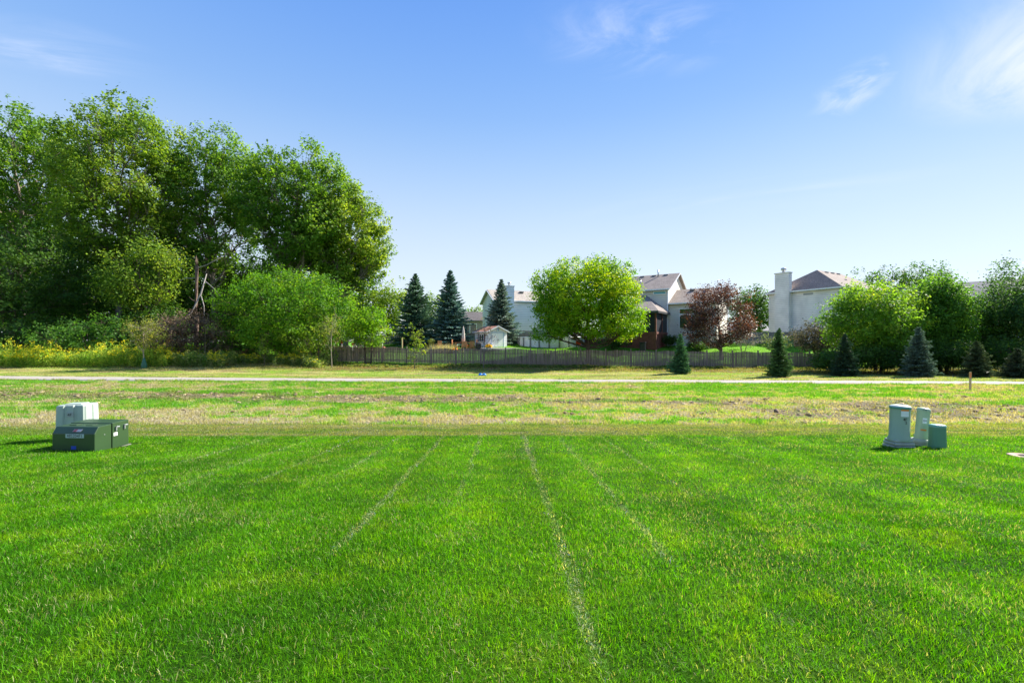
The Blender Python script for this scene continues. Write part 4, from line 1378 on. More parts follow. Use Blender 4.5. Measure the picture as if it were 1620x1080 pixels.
mb.box(px0, px1, py0, py0 + .04, porch_z1, ze_); mb.box(px1 - .04, px1, py0, py1, porch_z1, ze_)
mb.build('porch_screen', m_screen, h2)
mb = MB()
mb.box(px0, px1, py0 - .01, py0 + .06, porch_z0 - 1, porch_z1 - .25); mb.box(px1 - .05, px1 + .01, py0 + .06, py1, porch_z0 - 1, porch_z1 - .25)
k = px0
while k < px1:
    mb.box(k, k + .05, py0 - .035, py0 - .012, porch_z0 - 1, porch_z1 - .26); k += .3
mb.build('porch_skirt', m_pwood, h2)
mb = MB()
for (a, b) in ((px0, py0), (px0 + 3.05, py0), (px1, py0), (px1, py0 + 2.6)):
    mb.box(a - .1, a + .08, b - .06, b + .12, porch_z0 - 1, ze_ - .01)
mb.box(px0, px1, py0 - .08, py0 + .08, porch_z1 - .25, porch_z1)
mb.box(px1 - .06, px1 + .1, py0, py1, porch_z1 - .25, porch_z1)
mb.build('porch_frame', m_pwood, h2)
# brown deck left of the porch
mb = MB()
mb.box(-13.5, px0 - .15, -4.2, 0, Z(-.9) - 1, Z(.35))
k = -13.5
while k < px0 - .2:
    mb.box(k, k + .08, -4.24, -4.2, Z(.35), Z(1.15)); k += .28
mb.box(-13.5, px0 - .15, -4.26, -4.18, Z(1.15), Z(1.25))
mb.build('deck', m_pwood, h2)

# --- right house with tall chimney
m_wall3 = mat_siding('grey_siding', (.84, .79, .73), stain=.22)
m_roof3 = mat_shingle('warm_shingle', (.24, .195, .17))
hx, hy = X(1331, 57), 57
GB3 = g1(hx, hy)
h3 = empty('house', (hx, hy, GB3), R(30)); tag(h3, 'large pale sided house with hip roof and tall siding clad chimney', 'house')
Z = lambda v: EYE + v - GB3
wall, roof, _ = gable_house(h3, 0, 13, 0, 9.2, -2, Z(6.86), Z(9.7), m_wall3, m_roof3, 'x', .32, hip=3.6)
trim_line(h3, 'gutter', [((-.36, -.3, Z(6.78)), (-.36, 9.5, Z(6.78))), ((-.3, -.36, Z(6.78)), (13.3, -.36, Z(6.78)))], (.13, .17))
mb = MB(); mb.tube([(-.1, .12, Z(6.7)), (-.1, .12, -1)], .05, 8); mb.build('downspout', m_trim, h3)
mb = MB(); mb.box(-.75, .0, 6.0, 7.9, -2, Z(9.35)); mb.box(-.82, .07, 5.93, 7.97, Z(9.35), Z(9.47))
ch = mb.build('chimney', m_wall3, h3)
mb = MB(); mb.lathe([(.2, 0), (.2, .3), (.33, .32), (.33, .62), (.22, .66), (0, .68)], 12, (-.38, 6.9, Z(9.47))); mb.build('flue', m_flue, ch)
window(h3, 1.4, 3.1, Z(5.2), Z(6.4), 0, n=2)
window(h3, 6.0, 7.7, Z(5.2), Z(6.4), 0, n=2)
mb = MB(); mb.box(-.03, .01, 3.3, 4.5, Z(6.15), Z(6.45)); mb.build('gable_vent', mat('vent_paint', (.35, .35, .36), .7), h3)
for xx in (5.0, 6.6, 8.2):
    roof_vent(roof, xx, 4.1, Z(9.5))
roof_vent(roof, 6.0, 2.2, Z(8.3), .2)

# --- houses beyond, at the right
m_wall4 = mat_siding('white_siding', (.80, .80, .80))
m_roof4 = mat_shingle('grey_shingle', (.22, .21, .21))
hx, hy = X(1428, 74), 74
G4 = g1(hx, hy)
h4 = empty('house', (hx, hy, G4), R(8)); tag(h4, 'white gabled house half hidden between the two big right trees', 'house')
Z = lambda v: EYE + v - G4
gable_house(h4, -3.4, 3.4, 0, 8, -.5, Z(5.2), Z(8.4), m_wall4, m_roof3, 'y', .3)
trim_line(h4, 'rake_board', [((-3.7, -.33, Z(4.95)), (0, -.33, Z(8.45))), ((3.7, -.33, Z(4.95)), (0, -.33, Z(8.45)))], (.05, .22))
window(h4, -1, 1, Z(3.2), Z(4.6), 0, n=2)
gable_house(h4, 3.5, 9, 1.5, 9, -.5, Z(5.0), Z(8.3), m_wall4, m_roof1, 'x', .3, wall_name='wing_wall', roof_name='wing_roof')
hx, hy = X(1500, 66), 66
G5 = g1(hx, hy)
h5 = empty('house', (hx, hy, G5), R(-42)); tag(h5, 'white house with long grey sloping roof behind the rightmost trees', 'house')
Z = lambda v: EYE + v - G5
gable_house(h5, 0, 14, 0, 9, -.5, Z(6.4), Z(8.7), m_wall4, m_roof4, 'x', .4)
trim_line(h5, 'gutter', [((-.4, -.45, Z(6.3)), (14.4, -.45, Z(6.3)))], (.14, .2))
hx, hy = X(1160, 96), 96
h6 = empty('house', (hx, hy, g1(hx, hy)), R(3)); tag(h6, 'distant low white house seen between purple tree and tall chimney', 'house')
Z = lambda v: EYE + v - g1(hx, hy)
gable_house(h6, -4, 9, 0, 9, -.5, Z(2.2), Z(3.6), m_wall4, m_roof4, 'x', .4)
window(h6, 4.2, 6.4, Z(.4), Z(1.5), 0, n=2)

# ------------------------------------------------------------------ shed
sx, sy = X(772, 54), 54
sz = g1(sx, sy)
shed = empty('garden_shed', (sx, sy, sz), R(36)); tag(shed, 'small white garden shed with reddish roof and double doors', 'shed')
m_shed = mat_siding('shed_siding', (.88, .87, .85), .2, .05)
m_shroof = mat_shingle('red_shingle', (.40, .19, .13))
zb = .1
wl = MB(); W_, D_ = 2.75, 3.0
wl.box(0, W_, 0, D_, 0, 1.98)
for yy, s_ in ((0, .1), (D_, -.1)):
    wl.poly([(0, yy, 1.98), (W_, yy, 1.98), (W_ / 2, yy, 2.55)], (0, s_, 0))
wl.build('wall', m_shed, shed)
rf = MB()
for s_ in (-1, 1):
    a0 = W_ / 2 + s_ * (W_ / 2 + .25)
    z_e = 1.98 - .25 * (.57 / (W_ / 2))
    rf.poly([(a0, -.2, z_e), (W_ / 2, -.2, 2.57), (W_ / 2, D_ + .2, 2.57), (a0, D_ + .2, z_e)], (0, 0, .07))
rf.build('roof', m_shroof, shed)
mb = MB()
for s_ in (-1, 1):
    mb.bar((W_ / 2 + s_ * (W_ / 2 + .25), -.225, 1.89), (W_ / 2, -.225, 2.6), .04, .13)
mb.bar((-.26, -.2, 1.90), (-.26, D_ + .2, 1.90), .05, .12)
mb.build('trim', m_trim, shed)
m_door = mat('door_paint', (.86, .86, .85), .5)
for k in range(2):
    x0 = .55 + k * .84
    mb = MB(); mb.box(x0, x0 + .8, -.05, -.005, .1, 1.78)
    dr = mb.build('door', m_door, shed, bevel=.01)
    mb = MB(); mb.box(x0 + (.7 if k == 0 else .06), x0 + (.74 if k == 0 else .10), -.09, -.05, .85, 1.05); mb.build('handle', m_vent, dr)
mb = MB()
m_bluetrim = mat('door_frame_paint', (.45, .55, .68), .5)
mb.box(.47, .545, -.06, 0, .05, 1.87); mb.box(2.20, 2.275, -.06, 0, .05, 1.87); mb.box(.545, 2.20, -.06, 0, 1.80, 1.87)
mb.build('door_frame', m_bluetrim, shed)
window(shed, .9, 1.9, .8, 1.6, 0, axis='x', n=2, fr=.07)
mb = MB()
for a0 in (.6, 1.97):
    mb.box(-.06, -.02, a0, a0 + .22, .72, 1.68)
mb.build('shutter', mat('shutter_paint', (.10, .03, .04), .5), shed)
mb = MB(); mb.lathe([(.0, -.01), (.18, -.01), (.2, .03), (.0, .04)], 16, M=Matrix.Translation((W_ / 2, -.04, 2.15)) @ Matrix.Rotation(R(90), 4, 'X')); mb.build('round_vent', m_bluetrim, shed)
mb = MB(); mb.box(-1.5, 3.4, -2.2, 3.2, -.25, .02)
pad = mb.build('patio_slab', mat('patio_concrete', (.48, .44, .40), .9, var=.15, vscale=2)); pad.location = (sx, sy, sz); pad.rotation_euler = (0, 0, R(36)); pad['kind'] = 'structure'

# ------------------------------------------------------------------ pool
pcx_, pcy_ = X(872, 58.6), 58.6
pz = g1(pcx_, 54.4)
pool = empty('swimming_pool', (pcx_, pcy_, pz)); tag(pool, 'round above ground pool with pale panels and white rim', 'pool')
pr_ = 4.25
mb = MB(); mb.lathe([(pr_, -.3), (pr_, 1.28)], 64); mb.lathe([(pr_ - .05, 1.28), (pr_ - .05, -.3)], 64)
mb.build('pool_wall', mat('pool_panel', (.72, .72, .72), .5, var=.12, vscale=.8), pool)
mb = MB(); mb.lathe([(pr_ - .12, 1.26), (pr_ + .1, 1.26), (pr_ + .1, 1.34), (pr_ - .12, 1.34), (pr_ - .12, 1.26)], 64)
mb.build('pool_rim', mat('rim_plastic', (.80, .82, .86), .4), pool)
m_up = mat('upright_metal', (.20, .19, .19), .5)
for k in range(22):
    a = k * 2 * math.pi / 22
    M = Matrix.Rotation(a, 4, 'Z')
    mb = MB(); mb.box(pr_ + .01, pr_ + .09, -.08, .08, -.3, 1.255, M); mb.build('upright', m_up, pool)
mb = MB(); mb.lathe([(0, 1.12), (pr_ - .055, 1.12)], 64)
mb.build('pool_water', mat('pool_water', (.05, .35, .55), .03, spec=.8), pool)
ld = MB()
for s_ in (-.25, .25):
    ld.tube([(1.6 + s_, -3.6, .5), (1.6 + s_, -3.7, 1.75), (1.6 + s_, -4.0, 1.95), (1.6 + s_, -4.35, 1.7), (1.6 + s_, -4.6, -.05)], .03, 8)
for hz in (.3, .6, .9, 1.2):
    ld.box(1.35, 1.85, -4.56 + hz * .1, -4.42 + hz * .1, hz, hz + .04)
lo = ld.build('pool_ladder', m_trim); lo.location = (pcx_, pcy_, pz); tag(lo, 'white ladder over the rim of the pool', 'ladder')

# ------------------------------------------------------------------ patio things
m_cedar = mat('cedar_wood', (.45, .19, .08), .55, var=.2, vscale=4)


def place(o, px, d, rz=0, dz=0):
    x, y, z = at(px, d)
    o.location = (x, y, z + dz); o.rotation_euler = (0, 0, R(rz))


u = empty('parasol', (0, 0, 0)); place(u, 733, 53.4)
tag(u, 'closed pale parasol standing at the patio table', 'parasol')
mb = MB(); mb.lathe([(.30, 0), (.30, .06), (.05, .1), (.03, .14), (.03, 2.7)], 14); mb.build('pole', m_vent, u)
mb = MB(); mb.lathe([(.05, .75), (.21, .85), (.19, 1.4), (.13, 2.1), (.05, 2.6), (0, 2.7)], 10); mb.build('canopy', mat('parasol_cloth', (.55, .47, .42), .9, var=.15, vscale=5), u)
tb = empty('patio_table', (0, 0, 0)); place(tb, 733, 53.4, 10); tag(tb, 'reddish wooden patio table under the closed parasol', 'table')
mb = MB(); mb.box(-1.0, -.04, -.5, .5, .70, .76); mb.box(.04, 1.0, -.5, .5, .70, .76); mb.box(-.04, .04, -.5, -.05, .70, .76); mb.box(-.04, .04, .05, .5, .70, .76); mb.build('tabletop', m_cedar, tb)
for a, b in ((-.9, -.4), (.9, -.4), (-.9, .4), (.9, .4)):
    mb = MB(); mb.box(a - .04, a + .04, b - .04, b + .04, 0, .7); mb.build('leg', m_cedar, tb)


def chair():
    c = empty('patio_chair', (0, 0, 0))
    mb = MB(); mb.box(-.28, .28, -.26, .26, .42, .46); mb.build('seat', m_cedar, c)
    mb = MB()
    for k in range(6):
        mb.box(-.27 + k * .093, -.20 + k * .093, .25, .28, .46, 1.0)
    mb.box(-.28, .28, .245, .29, 1.0, 1.08); mb.build('backrest', m_cedar, c)
    for a in (-.26, .26):
        for b in (-.24, .26):
            mb = MB(); mb.box(a - .025, a + .025, b - .025, b + .025, 0, .42 if b > 0 else .68); mb.build('leg', m_cedar, c)
        mb = MB(); mb.box(a - .04, a + .04, -.27, .27, .68, .71); mb.build('armrest', m_cedar, c)
    return c


def dup(root):
    r = root.copy(); COL.objects.link(r)
    for ch in list(root.children):
        c = ch.copy(); COL.objects.link(c); c.parent = r
    return r


CHG = 'wooden chairs round the patio table'
c0 = chair(); place(c0, 735, 52.2, 175); tag(c0, 'reddish wooden chair at the near side of the patio table', 'chair', CHG)
for (px, d, rz, lab) in ((746, 52.3, 200, 'reddish wooden chair between the patio table and the shed'),
                         (751, 53.2, 260, 'reddish wooden chair closest to the white shed'),
                         (719, 53.4, 85, 'reddish wooden chair at the left end of the patio table')):
    c = dup(c0); place(c, px, d, rz); c['label'] = lab
c = dup(c0); place(c, 694, 52.4, 215); c['label'] = 'low wooden garden chair alone left of the patio'; c['group'] = 'garden seats'


def pot(name, label, px, d, bloom, r=.32, potc=(.30, .22, .15), seed=1, hh=.45):
    rr = np.random.default_rng(seed)
    e = empty(name, (0, 0, 0)); place(e, px, d); tag(e, label, 'flower pot')
    mb = MB(); mb.lathe([(0, 0), (r * .62, 0), (r * .85, hh), (r * .92, hh), (r * .92, hh + .05), (r * .75, hh + .05), (r * .75, hh - .03), (0, hh - .03)], 16)
    mb.build('pot', mat('pot_clay', potc, .8), e)
    n = 500
    v = rr.normal(size=(n, 3)); v /= np.linalg.norm(v, axis=1, keepdims=True); v[:, 2] = np.abs(v[:, 2])
    cen = v * r * (.8 + .35 * rr.random((n, 1))) * np.array([1.1, 1.1, .85]) + np.array([0, 0, hh + .03])
    co = leaf_quads(cen, v, .08 + .06 * rr.random(n), .8)
    cc = np.where(rr.random((n, 1)) < .8, np.array(bloom), np.array([.08, .18, .03])) * (.7 + .5 * rr.random((n, 1)))
    raw_mesh('flowers', co, np.arange(n * 4).reshape(-1, 4), 4, M_LEAF, e, col=np.repeat(cc, 4, 0))
    return e


pot('flower_pot', 'brown pot of yellow chrysanthemums beside the shed door', 773, 52.0, (.85, .60, .01), .36, seed=3)
pot('flower_pot', 'low pot of orange yellow flowers left of the patio table', 720, 51.2, (.85, .40, .02), .30, seed=4, hh=.2)
pot('flower_pot', 'pot of pale greenish plants on the left side of the garden', 682, 53.5, (.35, .38, .08), .42, seed=5, hh=.75)
# covered grill by the shed
gr = MB(); gr.box(-.28, .28, -.25, .25, .0, .7); gr.poly([(-.32, -.3, .7), (.32, -.3, .7), (.24, -.2, .95), (-.24, -.2, .95)], (0, .45, 0))
go = gr.build('covered_grill', mat('black_cover', (.015, .018, .022), .6, bump=.6, bscale=6), bevel=.05); place(go, 757, 52.2, 20)
tag(go, 'black covered grill between the wooden chairs and the shed', 'grill')
# ornamental dry grasses
gn = 900
gx = X(702, 52) + rng.normal(size=gn) * .8; gy = 51.6 + rng.normal(size=gn) * .4
blades('ornamental_grass', [(gx, gy, .55 + .5 * rng.random(gn), .03 + 0 * gx, .35 + 0 * gx, C(.50, .45, .35) * (.6 + .6 * rng.random((gn, 1))), False)],
       'pale dry ornamental grass left of the patio table', 'ornamental grass')

# pinwheels, bird house, toys along the left part of the fence
SPG = 'bright pinwheels above the left end of the fence'


def pinwheel(px, py, d, col, label, r=.19):
    e = empty('pinwheel', (0, 0, 0)); place(e, px, d); tag(e, label, 'pinwheel', SPG)
    zt = zat(py, d) - e.location.z
    mb = MB(); mb.tube([(0, 0, -.1), (0, 0, zt)], .014, 6); mb.build('stick', m_trim, e)
    mb = MB()
    for k in range(8):
        a = k * math.pi / 4
        c_, s_ = math.cos(a), math.sin(a); c2, s2 = math.cos(a + .7), math.sin(a + .7)
        mb.poly([(0, -.03, zt), (c_ * r, -.05, zt + s_ * r), (c2 * r * .75, -.02, zt + s2 * r * .75)], (0, -.008, 0))
    mb.build('wheel', mat('pinwheel_foil', col, .4), e)
    return e


pinwheel(541, 541, 47.6, (.65, .02, .03), 'red pinwheel nearest the left end of the fence')
pinwheel(558, 544, 47.8, (.55, .02, .08), 'crimson pinwheel second from the left end of the fence')
pinwheel(590, 541, 48, (.75, .15, .35), 'pink pinwheel beside the low green shrub', .23)
pinwheel(575, 548, 47.8, (.08, .25, .6), 'small blue pinwheel low between red and pink ones', .14)
pinwheel(605, 540, 48.5, (.2, .55, .55), 'pale teal pinwheel right of the pink one', .2)
tree('shrub', 'pale green low shrub behind the pinwheels', 'shrub', 596, 48.5, 583, 606, 538, 560, [(.12, .2, .06), (.2, .28, .1)], 1500, .1, lobes=8, seed=91, stems=3, trunk_r=.03, twig=.2)
bh = empty('bird_house', (0, 0, 0)); place(bh, 607, 47.4); tag(bh, 'small wooden bird house with red brown roof just above the fence', 'bird house')
zt = zat(552, 47.4) - bh.location.z
mb = MB(); mb.box(-.03, .03, -.03, .03, -.1, zt - .2); mb.build('pole', m_post, bh)
mb = MB(); mb.box(-.2, .2, -.16, .16, zt - .2, zt + .06); mb.build('box', m_brownf, bh)
mb = MB(); mb.poly([(-.32, -.2, zt + .06), (.32, -.2, zt + .06), (0, -.2, zt + .26)], (0, .4, 0)); mb.build('roof', mat('copper_paint', (.35, .13, .07), .6), bh)
for k, px in enumerate((551, 561, 572)):
    mb = MB(); mb.box(-.3, .3, -.02, .02, .3, 1.05)
    pts = [(-.3, -.02, 1.05), (.3, -.02, 1.05), (.22, -.02, 1.22), (0, -.02, 1.32), (-.22, -.02, 1.22)]
    mb.poly(pts, (0, .04, 0)); mb.box(-.28, -.24, -.02, .02, 0, .3); mb.box(.24, .28, -.02, .02, 0, .3)
    o = mb.build('garden_screen', mat('pale_panel', (.55, .50, .46), .7)); place(o, px, 48.6, -10)
    tag(o, ['pale arched garden screen, left of three behind the pinwheels', 'pale arched garden screen, middle of three behind the pinwheels', 'pale arched garden screen, right of three behind the pinwheels'][k], 'garden screen', 'arched screens behind the pinwheels')
pst = MB(); pst.box(-.07, .07, -.07, .07, -.1, 1.5)
o = pst.build('wooden_post', mat('new_wood', (.50, .36, .20), .8, var=.15)); place(o, 636, 52); tag(o, 'pale new wooden post in the garden left of the patio', 'post')

# green bins and odds right of the purple tree
for (px, d, w_, h_, lab) in ((1247, 51.5, .85, 1.1, 'green lidded bin in front of the tall chimney'), (1220, 50.5, .5, .7, 'small pale green tub left of the green bin')):
    mb = MB(); mb.box(-w_ / 2, w_ / 2, -.35, .35, 0, h_); b_ = mb.build('garden_bin', mat('green_plastic', (.02, .22, .12) if w_ > .6 else (.15, .35, .25), .45), bevel=.04)
    place(b_, px, d, 5); tag(b_, lab, 'bin')
    mb = MB(); mb.box(-w_ / 2 - .04, w_ / 2 + .04, -.39, .39, h_, h_ + .08); mb.build('lid', mat('lid_plastic', (.06, .35, .2), .4), b_, bevel=.03)
    b_.location.z = zat(543 if w_ > .6 else 551, d)
    if w_ > .6: b_.location.z = b_.location.z - .35
ac = MB(); ac.box(-.45, .45, -.45, .45, 0, .9)
o = ac.build('air_conditioner', mat('ac_metal', (.30, .31, .32), .5, metal=.3), bevel=.03); place(o, 1262, 57.0, 30); o.location.z = zat(534, 57.0) ; tag(o, 'grey air conditioner unit beside the chimney of the right house', 'air conditioner')
mb = MB(); mb.lathe([(.36, .9), (.36, .93), (.05, .95), (0, .95)], 16); mb.build('fan_grille', m_vent, o)
mb = MB(); mb.box(-.45, .45, -.45, .45, -1.2, 0); mb.build('base', m_brownf, o)
mb = MB(); mb.box(-.32, .32, -.3, .3, 0, 1.0)
o = mb.build('wheelie_bin', mat('dark_plastic', (.01, .015, .02), .4), bevel=.05); place(o, 1017, 52.2, -30); tag(o, 'black wheeled bin against the red brown porch', 'bin')
mb = MB(); mb.box(-.36, .36, -.34, .34, 1.0, 1.08); mb.build('lid', mat('dark_lid', (.015, .02, .025), .35), o, bevel=.03)
# shrubs at the foot of the middle house
for k, (px, d, l, r, t, b, lab) in enumerate([(1062, 55, 1048, 1072, 530, 552, 'dark narrow shrub against the beige house corner'),
                                              (1105, 52.5, 1090, 1122, 541, 556, 'low green shrub under the purple tree on the left'),
                                              (970, 53.5, 948, 990, 536, 556, 'dark green shrub before the brown deck'),
                                              (1225, 49, 1208, 1246, 527, 562, 'grey green bush behind the full green spruce')]):
    tree('garden_shrub', lab, 'shrub', px, d, l, r, t, b, DARK if k != 3 else [(.10, .16, .07), (.18, .24, .12)], 2500, .13, lobes=9, seed=92 + k, stems=3, trunk_r=.03, twig=.22,
         group='garden shrubs near the houses')
# red toy and lawn chair by the pool
mb = MB(); mb.lathe([(0, 0), (.28, .0), (.3, .25), (.22, .5), (0, .55)], 12); o = mb.build('garden_ball', mat('red_plastic', (.6, .02, .02), .4)); place(o, 915, 51.0)
o.location.z = zat(545, 51.0); tag(o, 'red planter ball hanging by the deck left of the maple trunk', 'planter')
mb = MB(); mb.tube([(0, 0, -.8), (0, 0, .02)], .03, 6); mb.build('stand', m_vent, o)
# blue thing on the verge
mb = MB()
for s_ in (-1, 1):
    mb.lathe([(0, .17), (.10, .15), (.16, .08), (.17, 0), (0, -.02)], 12, (s_ * .14, 0, .0), 1, .8)
o = mb.build('blue_toy', mat('blue_plastic', (.02, .22, .80), .4)); place(o, 763, 34.8); tag(o, 'small bright blue two lobed toy lying on the verge grass', 'toy')
# stake
st = empty('survey_stake', (0, 0, 0)); place(st, 1535, 24.2, 12); tag(st, 'short wooden survey stake with orange marked top at the right', 'stake')
mb = MB(); mb.box(-.06, .06, -.02, .02, -.2, .66); mb.build('stake_board', mat('stake_wood', (.50, .37, .20), .8, var=.2, vscale=8), st)
mb = MB(); mb.box(-.062, .062, -.022, .022, .66, .98); mb.build('marked_top', mat('stake_top', (.52, .28, .10), .7, var=.2, vscale=10), st)
mb = MB(); mb.box(-.03, .03, -.025, -.0225, .70, .93); mb.build('orange_mark', mat('orange_paint', (.75, .13, .03), .5), st)


# ------------------------------------------------------------------ utility boxes
def text(body, name, parent, loc, rot, size, material, ext=.0008, align='CENTER'):
    cu = bpy.data.curves.new(name, 'FONT'); cu.body = body; cu.size = size; cu.extrude = ext
    cu.align_x = align; cu.align_y = 'CENTER'; cu.materials.append(material)
    tmp = bpy.data.objects.new('tmp_text', cu); COL.objects.link(tmp)
    dg = bpy.context.evaluated_depsgraph_get()
    me = bpy.data.meshes.new_from_object(tmp.evaluated_get(dg))
    bpy.data.objects.remove(tmp); bpy.data.curves.remove(cu)
    o = bpy.data.objects.new(name, me); link(o, parent); o.location = loc; o.rotation_euler = rot
    return o


m_ink = mat('black_ink', (.01, .01, .01), .5)
m_label = mat('white_label', (.75, .76, .76), .4)
m_txgreen = mat('transformer_paint', (.030, .066, .026), .38, spec=.5, var=.10, vscale=3, bump=.05, bscale=60)
# green pad-mounted transformer: local x to the right along the front, y to the back
tx, ty = -9.48, 9.38
t = empty('transformer_box', (tx, ty, -.735), R(-3.5)); tag(t, 'low dark green transformer box with white number strip on its front', 'transformer')
W_, D_, H_ = .93, .80, .56
ang = .16
sh = lambda x, y, z: (x - y * ang, y, z)
mb = MB()
prof = [(0, .03), (0, .44), (.10, .57), (D_ * .55, .57), (D_ * .55, .03)]
def prism(mb, prof, x0, x1):
    n = len(prof)
    vs = [sh(x0, a, b) for a, b in prof] + [sh(x1, a, b) for a, b in prof]
    fs = [tuple(range(n)), tuple(range(n, 2 * n))[::-1]] + [(i, i + n, (i + 1) % n + n, (i + 1) % n) for i in range(n)]
    mb.add(vs, fs)
prism(mb, prof, 0, W_)
hood = mb.build('hood', m_txgreen, t, bevel=.012)
mb = MB(); prism(mb, [(D_ * .55 + .012, .03), (D_ * .55 + .012, .585), (D_ + .12, .585), (D_ + .12, .03)], -.012, W_ + .012)
tank = mb.build('tank', m_txgreen, t, bevel=.012)
mb = MB(); prism(mb, [(-.04, -.14), (-.04, .028), (D_ + .16, .028), (D_ + .16, -.14)], -.04, W_ + .04)
mb.build('pad', mat('pad_concrete', (.17, .18, .14), .9, var=.2), t)
mb = MB(); mb.box(.30, .70, -.004, -.0005, .355, .435); st_ = mb.build('number_strip', mat('strip_label', (.42, .50, .52), .4), t)
text('485204F1', 'number', st_, (.50, -.005, .395), (R(90), 0, 0), .088, m_ink)
mb = MB(); mb.poly([(.42, .022, .476), (.60, .022, .476), (.62, .056, .522), (.44, .056, .522)], (0, -.003, .002)); sk = mb.build('red_white_sticker', mat('sticker', (.40, .38, .42), .4), t)
mb = MB(); mb.poly([(.43, .0215, .4785), (.50, .0215, .4785), (.52, .0535, .5215), (.45, .0535, .5215)], (0, -.003, .002)); mb.build('red_mark', mat('red_print', (.35, .08, .09), .4), sk)
mb = MB(); mb.box(.42, .53, -.004, -.0005, .12, .19); mb.build('blue_label', mat('blue_label', (.01, .06, .42), .4), t)
# handles, label and bolts on the right side of the tank
for k, yy in enumerate((.52, .76)):
    mb = MB(); xx = W_ + .012 - yy * ang
    mb.box(xx - .005, xx + .03, yy, yy + .03, .40, .50); mb.box(xx + .01, xx + .03, yy, yy + .09, .47, .50)
    mb.build('handle', m_flue, tank, bevel=.006)
mb = MB(); xx = W_ + .013 - .50 * ang
mb.box(xx - .01, xx + .008, .48, .57, .30, .37); mb.build('white_label', m_label, tank)
mb = MB(); mb.box(W_ - .25 * ang - .01, W_ - .25 * ang + .008, .24, .26, .37, .39); mb.build('bolt', m_flue, hood)
mb = MB(); mb.box(.16, .32, .2, .32, .572, .584); mb.box(.5, .66, .22, .34, .572, .580); mb.build('lid_plate', m_txgreen, hood, bevel=.004)

# pale cabinet behind it
m_pale = mat('pale_green_plastic', (.37, .44, .38), .5, var=.06, vscale=3)
cx0, cy0 = -10.08, 10.75
cb = empty('utility_cabinet', (cx0, cy0, -.80), R(14)); tag(cb, 'pale grey green ribbed utility cabinet behind the dark transformer box', 'cabinet')
def ribbed(x0, x1, y0, y1, z0, z1, nr=3, groove=.045, gd=.025):
    """outline with rounded ribs on the front (y0) and right (x1) faces"""
    pts = []
    def side(p, q, n, nx, ny):
        L_ = math.hypot(q[0] - p[0], q[1] - p[1]); ux, uy = (q[0] - p[0]) / L_, (q[1] - p[1]) / L_
        w = L_ / n
        for k in range(n):
            a = k * w + groove / 2; b = (k + 1) * w - groove / 2
            for s_, o_ in ((a, gd), (a + .02, 0), (b - .02, 0), (b, gd)):
                pts.append((p[0] + ux * s_ - nx * o_, p[1] + uy * s_ - ny * o_))
    side((x0, y0), (x1, y0), nr, 0, -1); side((x1, y0), (x1, y1), nr - 1, 1, 0)
    side((x1, y1), (x0, y1), nr, 0, 1); side((x0, y1), (x0, y0), nr - 1, -1, 0)
    return pts
pts = ribbed(-.60, 0, 0, .54, 0, 1)
ccx, ccy = -.30, .27
mb = MB()
n = len(pts); rings = [(0, 1.03), (.60, 1.0), (.86, .975), (.885, .95), (.90, .90)]
vs = []
for z_, s_ in rings:
    vs += [((p[0] - ccx) * s_ + ccx, (p[1] - ccy) * s_ + ccy, z_) for p in pts]
fs = [(r_ * n + k, r_ * n + (k + 1) % n, (r_ + 1) * n + (k + 1) % n, (r_ + 1) * n + k) for r_ in range(len(rings) - 1) for k in range(n)]
fs.append(tuple(range((len(rings) - 1) * n, len(rings) * n)))
mb.add(vs, fs)
cbody = mb.build('cover', m_pale, cb, bevel=.004)
mb = MB(); mb.box(-.48, -.14, .12, .42, .895, .925); mb.build('lid_ridge', m_pale, cb, bevel=.015)
mb = MB(); mb.box(-.37, -.23, -.012, .01, .62, .74); lb = mb.build('warning_label', mat('grey_label', (.35, .38, .36), .5), cb)
text('4F', 'label_text', lb, (-.30, -.014, .68), (R(90), 0, 0), .09, m_ink)

# right-hand pedestals
m_ped = mat('pedestal_plastic', (.27, .37, .27), .45, var=.05, vscale=3)
m_pedl = mat('pedestal_light', (.36, .45, .29), .45, var=.05, vscale=3)
m_base = mat('pedestal_base', (.34, .37, .30), .75, var=.18, vscale=6)
m_capt = mat('cap_pale', (.50, .56, .50), .5)
m_teal = mat('teal_plastic', (.10, .25, .165), .4, var=.04, vscale=3)
m_orange = mat('orange_label', (.75, .22, .02), .4)


def ped(name, label, px, d, r, h, lean, material, oval=1.0, base=None, cap=None):
    x, y, z = at(px, d)
    e = empty(name, (x, y, z), 0); tag(e, label, 'pedestal', 'utility pedestals on the right of the lawn')
    M = Matrix.Rotation(R(lean), 4, 'Y')
    z0 = .18 if base else 0
    mb = MB(); mb.lathe([(r, z0 - .1), (r * 1.0, h - .04)] if not base else [(r * 1.12, z0 - .04), (r * 1.12, z0 + .03), (r, z0 + .06), (r, h - .04)], 36, sx=1, sy=oval, M=M)
    mb.build('body', material, e)
    mb = MB(); mb.lathe([(r * 1.05, h - .06), (r * 1.06, h - .015), (r * .9, h + .008), (r * .5, h + .022), (0, h + .026)], 36, sx=1, sy=oval, M=M)
    mb.build('cap', material if cap is material else m_capt, e)
    if cap is not material:
        mb = MB(); mb.lathe([(r * 1.063, h - .062), (r * 1.075, h - .058), (r * 1.075, h - .026), (r * 1.063, h - .022)], 36, sx=1, sy=oval, M=M)
        mb.build('rim', cap, e)
    return e, M


